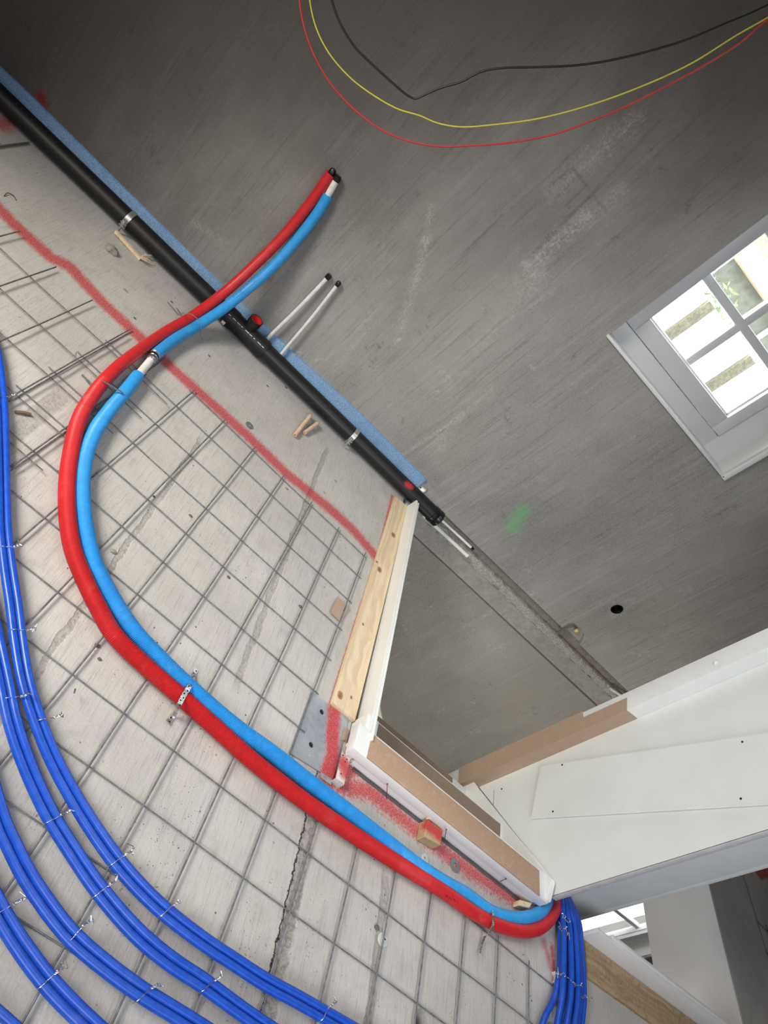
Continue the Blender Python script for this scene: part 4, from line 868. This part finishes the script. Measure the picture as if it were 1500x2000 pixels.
# newel post, white with a cardboard corner guard
bm = BM(); box(bm, 1.788, 1.868, 0.515, 0.595, -0.90, 2.74, 0.003); obj('newel_post', bm, m_white, st)
g_top = 0.50; bm = BM()
def guard(zt_l, zt_r):
    th = 0.003; x0, x1, y0, y1 = 1.788 - th, 1.846, 0.515 - th, 0.597
    z0 = -0.34
    prism(bm, [(x0, y0, z0), (x0, y1, z0), (x0, y1, 0.305), (x0, y1 - 0.030, 0.305), (x0, y1 - 0.030, g_top), (x0, y0, g_top - 0.01)], (th, 0, 0))
    prism(bm, [(x0 + th, y0, z0), (x1, y0, z0), (x1, y0, g_top - 0.005), (x0 + th, y0, g_top - 0.01)], (0, th, 0))
guard(0, 0); obj('corner_guard', bm, m_card, st)['label'] = 'brown cardboard guard round the post corner'
p = on(0, 1404, 1316, 1.788); bm = BM(); lathe(bm, [(0, 0), (0, 0.008), (0.002, 0.008), (0.005, 0.004), (0.0055, 0)], (1.788, 0.547, p.z), (-1, 0, 0), 18); obj('screw_cover', bm, m_white, st)
# large white side panel, vertical, with screwed-on board
PX = 1.846
pn = empty('stair_panel', (1.86, 0.25, 0.07), 'big white vertical panel closing the right side of the stairs', 'stair panel')
bm = BM(); prism(bm, [(PX, -0.030, 0.067), (PX, 0.515, -0.325), (PX, 0.515, 2.74), (PX, -0.030, 2.74)], (0.024, 0, 0)); bmesh.ops.bevel(bm, geom=bm.edges[:], offset=0.0012, segments=1, affect='EDGES')
obj('panel', bm, m_white2, pn)
bm = BM(); box(bm, PX + 0.0015, PX + 0.026, -0.0345, -0.0315, 0.066, 2.74, 0.0008); obj('edge_band', bm, plain('grey_edge_band', (0.56, 0.555, 0.575), 0.5), pn)['label'] = 'greyer edge band'
bm = BM(); box(bm, PX + 0.002, PX + 0.0235, -0.0316, -0.0298, 0.068, 2.74); obj('glue_line', bm, m_dark, pn)
def screw(t, x, p): bm = BM(); lathe(bm, [(-0.0005, 0), (-0.0005, 0.0036), (0.001, 0.0036), (0.0012, 0)], (x, p.y, p.z), (-1, 0, 0), 10); obj('screw', bm, m_blackcap, t)
p = xp(980, 1541, PX); screw(pn, PX, p)
bm = BM(); A, B = xp(964.5, 1543, PX), xp(962.8, 1590, PX); s_ = Vector((0, 0.0005, 0.0006)); prism(bm, [A, B, B + s_ * 2, A + s_ * 2], (-0.0006, 0, 0)); obj('joint_line', bm, m_ink, pn)
ob = empty('cover_board', (1.83, 0.3, 0.0), 'slanted white board screwed onto the big white stair panel', 'board')
bm = BM(); a, b = xp(1036, 1598, PX - 0.012), xp(1055, 1495, PX - 0.012); c_, d_ = xp(1500, 1430, PX - 0.012), xp(1500, 1570, PX - 0.012)
k = 2.2; prism(bm, [a, b, b + (c_ - b) * k, a + (d_ - a) * k], (0.011, 0, 0)); bmesh.ops.bevel(bm, geom=bm.edges[:], offset=0.003, segments=2, affect='EDGES'); obj('board', bm, m_white2, ob)
for q in ((1080, 1585), (1098, 1494), (1447, 1560), (1450, 1449)): screw(ob, PX - 0.012, xp(*q, PX - 0.012))
# wide white newel board behind it
nb = empty('newel_board', (2.04, 0.08, 0.0), 'wide white upright board right of the stair panel, behind the blue bundle', 'upright board')
bm = BM(); box(bm, 1.872, 2.215, 0.095, 0.115, -0.50, 2.74, 0.003); obj('board', bm, m_white2, nb)
bm = BM(); box(bm, 2.215, 2.245, 0.100, 0.16, -0.50, 2.74, 0.003); obj('edge_strip', bm, m_white, nb)
bm = BM(); box(bm, 1.872, 2.20, 0.116, 0.5, -0.50, 2.74); obj('core', bm, m_white2, nb)

# chock sprayed red, with little rods, and scraps in the gap
t = empty('wood_block', (1.40, -0.08, 0.0), 'small wooden block sprayed red, wedged against the white stair fascia', 'wood block')
m_blk_ = sprayed('sprayed_block', (0.50, 0.36, 0.20), [(fl(838, 1612, 0.036), fl(860, 1630, 0.036))], 0.024)
bm = BM(); A, B, C__, D = fl(835, 1600, 0.036), fl(866, 1622, 0.036), fl(860, 1652, 0.036), fl(829, 1634, 0.036)
prism(bm, [A, B, C__, D], (0, 0, -0.035)); bmesh.ops.bevel(bm, geom=bm.edges[:], offset=0.0015, segments=1, affect='EDGES'); obj('block', bm, m_blk_, t)
bm = BM(); prism(bm, [A + Vector((0.004, 0.004, 0.002)), A + Vector((0.016, 0.006, 0.002)), A + Vector((0.016, 0.03, 0.002)), A + Vector((0.0, 0.028, 0.002))], (0, 0, -0.012)); obj('splinter', bm, m_splint, t)
for (a, b, lab) in (((754, 1562), (757, 1528), 'thin rusty nail standing by the stair fascia, the one nearest the steel plate'), ((868, 1642), (872, 1617), 'thin rusty nail right of the red wood block'), ((977, 1722), (988, 1713), 'thin rusty nail near the right end of the stair fascia')):
    A = on(1, *a, -0.060); B = on(1, *b, -0.060); A = Vector((A.x, A.y, max(A.z, 0.001))); B = Vector((B.x, B.y - 0.006, B.z)); bm = BM(); tube(bm, [A, B], 0.0011, 6)
    lathe(bm, [(0, 0), (0, 0.0028), (0.001, 0.0028), (0.001, 0)], B, (B - A).normalized(), 8); tag(own_origin(obj('nail', bm, plain('rusty_steel', (0.20, 0.05, 0.04), 0.6, 0.4))), lab, 'nail', 'nails along the stair fascia')
bm = BM(); A, B, C__, D = fl(1016, 1757, 0.03), fl(1040, 1764, 0.03), fl(1034, 1774, 0.03), fl(1014, 1768, 0.03); prism(bm, [A, B, C__, D], (0, 0, -0.029)); bmesh.ops.bevel(bm, geom=bm.edges[:], offset=0.002, segments=1, affect='EDGES')
tag(own_origin(obj('wood_shim', bm, m_splint)), 'small pale wood wedge under the right end of the white stair fascia', 'shim')
bm = BM(); A, B = fl(689, 1503, 0.002), fl(1014, 1760, 0.002); d = (B - A).normalized(); s = Vector((-d.y, d.x, 0)); P = [A + (B - A) * (i / 30) + s * (0.002 * noise.noise(Vector((i * 0.8, 0, 0)))) for i in range(31)]
tube(bm, P, 0.0028, 8); tube(bm, [p + s * 0.007 + Vector((0, 0, 0.002)) for p in P], 0.0022, 8)
tag(own_origin(obj('gap_cord', bm, plain('grey_rubber', (0.085, 0.085, 0.09), 0.7))), 'dark grey rubber seal lying along the foot of the white stair fascia', 'seal')

# ------------------------------------------------------------------ small things lying about
def washer(px_, r, ri, h, mat, lab, cat='washer', name='washer', z=0.001, tilt=(0, 0)):
    p = fl(*px_, z); bm = BM(); ax = Vector((tilt[0], tilt[1], 1)).normalized()
    lathe(bm, [(0, ri), (0, r), (h, r), (h, ri), (0, ri)], p, ax, 28); return tag(own_origin(obj(name, bm, mat)), lab, cat)
washer((487, 831), 0.0175, 0.0055, 0.002, m_washer, 'grey steel washer lying on the red spray line')
washer((888, 1690), 0.0215, 0.007, 0.002, m_washer, 'big grey washer on the red band beside the stair fascia', tilt=(0.0, -0.06))
washer((829, 1677), 0.014, 0.005, 0.003, m_spacer, 'small white washer beside the bright blue conduit')
t = empty('mesh_spacer', tuple(fl(745, 1836)), 'round clear plastic spacer clipped under the mesh in the lower floor', 'mesh spacer'); p = fl(747, 1836, 0.0)
bm = BM(); lathe(bm, [(0.0, 0.006), (0.0, 0.017), (0.0015, 0.018), (0.003, 0.017), (0.003, 0.006)], p, (0, 0, 1), 24); obj('disc', bm, m_spacer, t)
bm = BM(); lathe(bm, [(0.002, 0.006), (0.010, 0.005), (0.010, 0.003)], p, (0, 0, 1), 16); obj('hub', bm, m_spacer, t)
for (q, lab) in (((1079, 1910), 'white half-round plastic spacer at the end of a mesh wire by the bundle'), ((1066, 1984), 'white plastic spacer tucked under the leftmost pipe of the bundle')):
    p = fl(*q, 0.0); bm = BM(); P = [Vector((p.x + 0.020 * math.cos(a), p.y + 0.016 * math.sin(a), 0.0)) for a in [math.radians(-100 + 200 * k / 14) for k in range(15)]]
    poly = P + [Vector((p.x + 0.006 * math.cos(a), p.y + 0.008 * math.sin(a), 0.0)) for a in [math.radians(90 - 180 * k / 8) for k in range(9)]]
    prism(bm, poly, (0, 0, 0.014)); tag(own_origin(obj('mesh_spacer', bm, m_spacer)), lab, 'mesh spacer')
bm = BM(); prism(bm, [fl(660, 1166, 0.012), fl(682, 1184, 0.012), fl(664, 1213, 0.012), fl(646, 1195, 0.012)], (0, 0, -0.0025)); tag(own_origin(obj('cardboard_scrap', bm, m_scrap, smooth=False)), 'small square brown cardboard scrap under a mesh wire near the pine board', 'cardboard')
def rock(px_, r, lab, seed, mat=None, sq=(1, 1, 0.6), grp=None, name='stone'):
    p = fl(*px_, 0.0); bm = BM(); bmesh.ops.create_icosphere(bm, subdivisions=3 if r > 0.01 else 2, radius=1)
    for v in bm.verts:
        k = 1 + 0.35 * noise.noise(v.co * 1.4 + Vector((seed, 0, 0))) + 0.12 * noise.noise(v.co * 4 + Vector((0, seed, 0)))
        v.co = Vector((v.co.x * sq[0], v.co.y * sq[1], max(v.co.z * sq[2], -0.35 * sq[2]))) * k * r + Vector((p.x, p.y, r * sq[2] * 0.34))
    tag(own_origin(obj(name, bm, mat or m_stone, sharp=28)), lab, 'stone', grp)
rock((215, 490), 0.026, 'angular grey stone on the floor beside the black pipe', 1, sq=(1.05, 0.62, 0.75))
rock((245, 568), 0.009, 'small flat dark stone between the pipe and the red line', 2, sq=(1.2, .6, .4))
for i, (q, r, lab) in enumerate((((560, 955), 0.006, 'tiny pebble in the grit near the red line'), ((655, 940), 0.006, 'tiny pebble left of the pine board top'), ((633, 962), 0.005, 'tiny pebble beside the red line near the pine board'),
          ((221, 1078), 0.009, 'grey crumb of mortar inside the blue bend'), ((372, 1008), 0.006, 'dark crumb of mortar at a mesh wire in the middle'), ((300, 970), 0.005, 'dark crumb of mortar right of the blue bend'),
          ((558, 757), 0.006, 'dark crumb beside the black pipe below its tee'), ((522, 754), 0.005, 'little crumb just left of the crumb below the tee'), ((190, 1262), 0.007, 'dark mortar crumb beside the red conduit'), ((194, 1288), 0.005, 'smaller crumb below the one beside the red conduit'), ((735, 1812), 0.008, 'black crumb above the clear plastic spacer'),
          ((446, 1128), 0.006, 'dark crumb in the middle of the mesh'), ((586, 1185), 0.007, 'dark crumb on the plank joint near the cardboard scrap'), ((263, 622), 0.005, 'dark crumb between the red line and the conduits'), ((335, 590), 0.005, 'dark speck above the thin dull band'), ((408, 695), 0.005, 'little crumb under the tee fitting'))):
    rock(q, r, lab, 10 + i, plain('dark_crumb', (0.12, 0.11, 0.10), 0.9) if i > 3 else None, (1.2, 0.8, 0.6))
def loose(pts, r, mat, name, lab, cat, grp=None):
    bm = BM(); tube(bm, spline([fl(*q) for q in pts], 0.004), r, 8); tag(own_origin(obj(name, bm, mat)), lab, cat, grp)
t = empty('wood_splinter', tuple(fl(262, 485)), 'pale splintered batten lying beside the black pipe by the stone', 'splinter')
bm = BM(); A, B = fl(229, 449, 0.02), fl(278, 503, 0.014); d = (B - A).normalized(); s = Vector((d.y, -d.x, 0)) * 0.012
prism(bm, [A, A + s, B + s * 1.1, B], (0, 0, -0.013)); obj('batten', bm, m_splint, t)
for a, b in (((278, 500), (306, 500)), ((277, 503), (300, 513)), ((276, 505), (296, 516)), ((282, 498), (290, 497))):
    bm = BM(); P = [fl(*a, 0.016), fl((a[0] + b[0]) / 2, (a[1] + b[1]) / 2 - 1, 0.019), fl(*b, 0.012)]; tube(bm, P, [0.004, 0.0032, 0.0012], 6); obj('fibre', bm, m_splint, t)
t = empty('cable_duct', tuple(fl(598, 832)), 'pair of beige duct stubs coming out of the floor in front of the pipe', 'cable duct')
for a, b in (((576, 850), (606, 812)), ((595, 845), (620, 827))):
    A, B = fl(*a, 0.012), fl(*b, 0.020); bm = BM(); d = (A - B).normalized(); tube(bm, spline([A, A.lerp(B, 0.6), B, B - d * 0.015 - Vector((0, 0, 0.02)), B - d * 0.018 - Vector((0, 0, 0.019))], 0.006), 0.0088, 14); o1 = obj('stub', bm, m_beige, t)
    bm = BM(); lathe(bm, [(0, 0), (0.0006, 0.0062), (0, 0.0063)], A + d * 0.0003, d, 14); obj('core', bm, m_pinkin, t)
rock((603, 836), 0.014, 'grey lump of mortar between the beige stubs', 44, sq=(0.6, 1.2, 0.5))
loose([(30, 805, 0.004), (44, 806, 0.006), (60, 810, 0.004)], 0.005, plain('driftwood', (0.16, 0.12, 0.08), 0.8), 'wood_chip', 'brown wood chip beside the cobalt pipes at the left', 'wood chip')
loose([(160, 732, 0.004), (170, 742, 0.004), (180, 752, 0.008)], 0.003, m_steel2, 'wire_scrap', 'dull strip of wire left of the conduits near the coupling', 'wire scrap')
loose([(327, 590, 0.002), (338, 602, 0.004), (348, 614, 0.003)], 0.0022, m_steel2, 'wire_scrap', 'dark wire scrap above the red conduit near the black pipe', 'wire scrap')
loose([(8, 383, 0.002), (15, 377, 0.006), (26, 382, 0.003), (32, 391, 0.002)], 0.0014, plain('dark_thread', (0.06, 0.05, 0.03), 0.8), 'wire_scrap', 'dark curled wire scrap near the left edge below the pipe', 'wire scrap')
loose([(147, 1346, 0.02), (145, 1353, 0.035)], 0.002, m_steel2, 'wire_scrap', 'wire end poking up left of a mesh crossing', 'wire scrap')
loose([(142, 701, 0.016), (147, 697, 0.03), (149, 688, 0.032)], 0.0012, m_wire, 'wire_scrap', 'thin twisted wire on a mesh crossing at the upper left', 'wire scrap')

# ------------------------------------------------------------------ loose cables hanging in front of the wall
def cable(pts, r, mat, lab, yy=1.18):
    P = [on(1, a, b, yy) for a, b in pts]; s0 = P[0] + (P[0] - P[1]) * 2.0; s0 = Vector((P[0].x - 0.02, yy, 2.748)); e0 = Vector((P[-1].x + 0.18, yy, 2.748))
    mid = P[0] + Vector((-0.03, 0, 0.5)); bm = BM(); tube(bm, spline([s0, mid] + P + [e0], 0.012), r, 10); tag(own_origin(obj('cable', bm, mat)), lab, 'cable', 'loose cables hanging from the ceiling')
cable([(586, -40), (585, 0), (592, 45), (610, 100), (640, 155), (668, 190), (705, 225), (750, 256), (800, 276), (860, 286), (910, 285), (1000, 278), (1090, 260), (1150, 238), (1200, 218), (1290, 174), (1380, 125), (1450, 80), (1500, 38)], 0.0027, m_redw, 'thin red cable, the lowest of the three hanging loops', 1.18)
cable([(604, -40), (605, 0), (616, 50), (640, 100), (680, 148), (720, 180), (775, 212), (820, 226), (850, 239), (880, 246), (910, 248), (960, 244), (1050, 232), (1150, 206), (1250, 170), (1350, 124), (1440, 68), (1500, 34)], 0.0023, m_yg, 'thin yellow cable, the middle one of the three hanging loops', 1.19)
cable([(638, -40), (648, 0), (662, 40), (690, 88), (725, 124), (760, 156), (797, 187), (811, 193), (830, 185), (860, 172), (900, 160), (940, 140), (980, 133), (1050, 131), (1120, 128), (1180, 120), (1260, 102), (1340, 78), (1420, 45), (1500, 10)], 0.0033, m_blk, 'black cable with a sharp kink, the highest of the three hanging loops', 1.20)

# ------------------------------------------------------------------ outdoors, seen through the window
m_out = plain('pale_render', (0.80, 0.80, 0.78), 0.9); m_sand = plain('sand_render', (0.42, 0.31, 0.19), 0.9, 0, 0.12, 8)
def brick():
    M = MT('sand_brick', 0.9); b = M.t.nodes.new('ShaderNodeTexBrick'); b.inputs['Scale'].default_value = 9
    b.inputs['Color1'].default_value = (0.26, 0.21, 0.15, 1); b.inputs['Color2'].default_value = (0.20, 0.16, 0.11, 1); b.inputs['Mortar'].default_value = (0.35, 0.3, 0.25, 1)
    M.L(M.vmap(rot=(math.radians(90), 0, 0)), b.inputs[0]); M.col(b.outputs[0]); return M.m
m_brick = brick(); m_olive = plain('olive_metal', (0.16, 0.155, 0.10), 0.7, 0, 0.35, 60); m_glassy = plain('dull_glazing', (0.10, 0.11, 0.085), 0.3, 0, 0.3, 12); m_leaf = plain('foliage', (0.09, 0.12, 0.05), 0.8, 0, 0.4, 40)
t = empty('neighbour_house', (4.2, 6.0, -3.0), 'sand coloured house with brick bands across the street, beyond the window', 'house')
bm = BM(); box(bm, 0.5, 9.5, 6.0, 7.5, -3.0, 1.70); obj('base_wall', bm, m_out, t, smooth=False)
bm = BM(); box(bm, 0.6, 9.4, 6.1, 7.5, 1.70, 1.98); obj('glazed_gallery', bm, m_glassy, t, smooth=False)
for k in range(9): bm = BM(); box(bm, 0.9 + k * 0.9, 0.94 + k * 0.9, 6.06, 6.12, 1.70, 1.98); obj('gallery_mullion', bm, m_out, t, smooth=False)
bm = BM(); box(bm, 0.5, 9.5, 5.9, 7.5, 1.98, 2.18, 0.02); obj('cornice', bm, m_sand, t, smooth=False)
bm = BM(); box(bm, 0.6, 9.4, 6.0, 7.5, 2.18, 2.32); obj('brick_band', bm, m_brick, t, smooth=False)
bm = BM(); box(bm, 0.5, 9.5, 5.95, 7.5, 2.32, 2.50, 0.02); obj('parapet', bm, m_sand, t, smooth=False)
t = empty('garden_wall', (2.0, 3.4, -3.0), 'bright white wall with olive posts just outside the window', 'garden wall')
bm = BM(); box(bm, -1.5, 7.5, 3.40, 3.55, -3.0, 1.545); obj('wall_body', bm, m_out, t, smooth=False)
for px_ in ((1348, 625), (1425, 730)):
    a = on(1, *px_, 3.38); bm = BM(); box(bm, a.x - 0.035, a.x + 0.035, 3.36, 3.40, -3.0, 1.545, 0.004); obj('post', bm, m_olive, t)
rnd = random.Random(5)
t = empty('shrub', (2.15, 3.9, -3.0), 'green shrub showing above the white garden wall', 'shrub'); bm = BM()
for k in range(260):
    a = rnd.uniform(0, 6.28); r = rnd.uniform(0, 0.32); zz = rnd.uniform(0.9, 1.72); c_ = Vector((2.15 + r * math.cos(a), 3.95 + r * math.sin(a) * 0.7, zz)); L = rnd.uniform(0.02, 0.045)
    u = Vector((rnd.uniform(-1, 1), rnd.uniform(-1, 1), rnd.uniform(-1, 1))).normalized(); v = u.orthogonal().normalized(); prism(bm, [c_, c_ + u * L + v * L * 0.4, c_ + u * L * 2, c_ + u * L - v * L * 0.4], u.cross(v) * 0.001)
obj('foliage', bm, m_leaf, t, smooth=False); bm = BM(); tube(bm, [(2.15, 3.95, -3.0), (2.17, 3.93, 0), (2.15, 3.95, 1.3)], 0.03, 8); obj('stem', bm, plain('bark', (0.12, 0.08, 0.05), 0.9), t)
slab('ground', -12, 18, W + 0.3, 14, -3.15, -3.0, plain('paving', (0.45, 0.44, 0.42), 0.9, 0, 0.1, 3), 'pale paved ground outside')
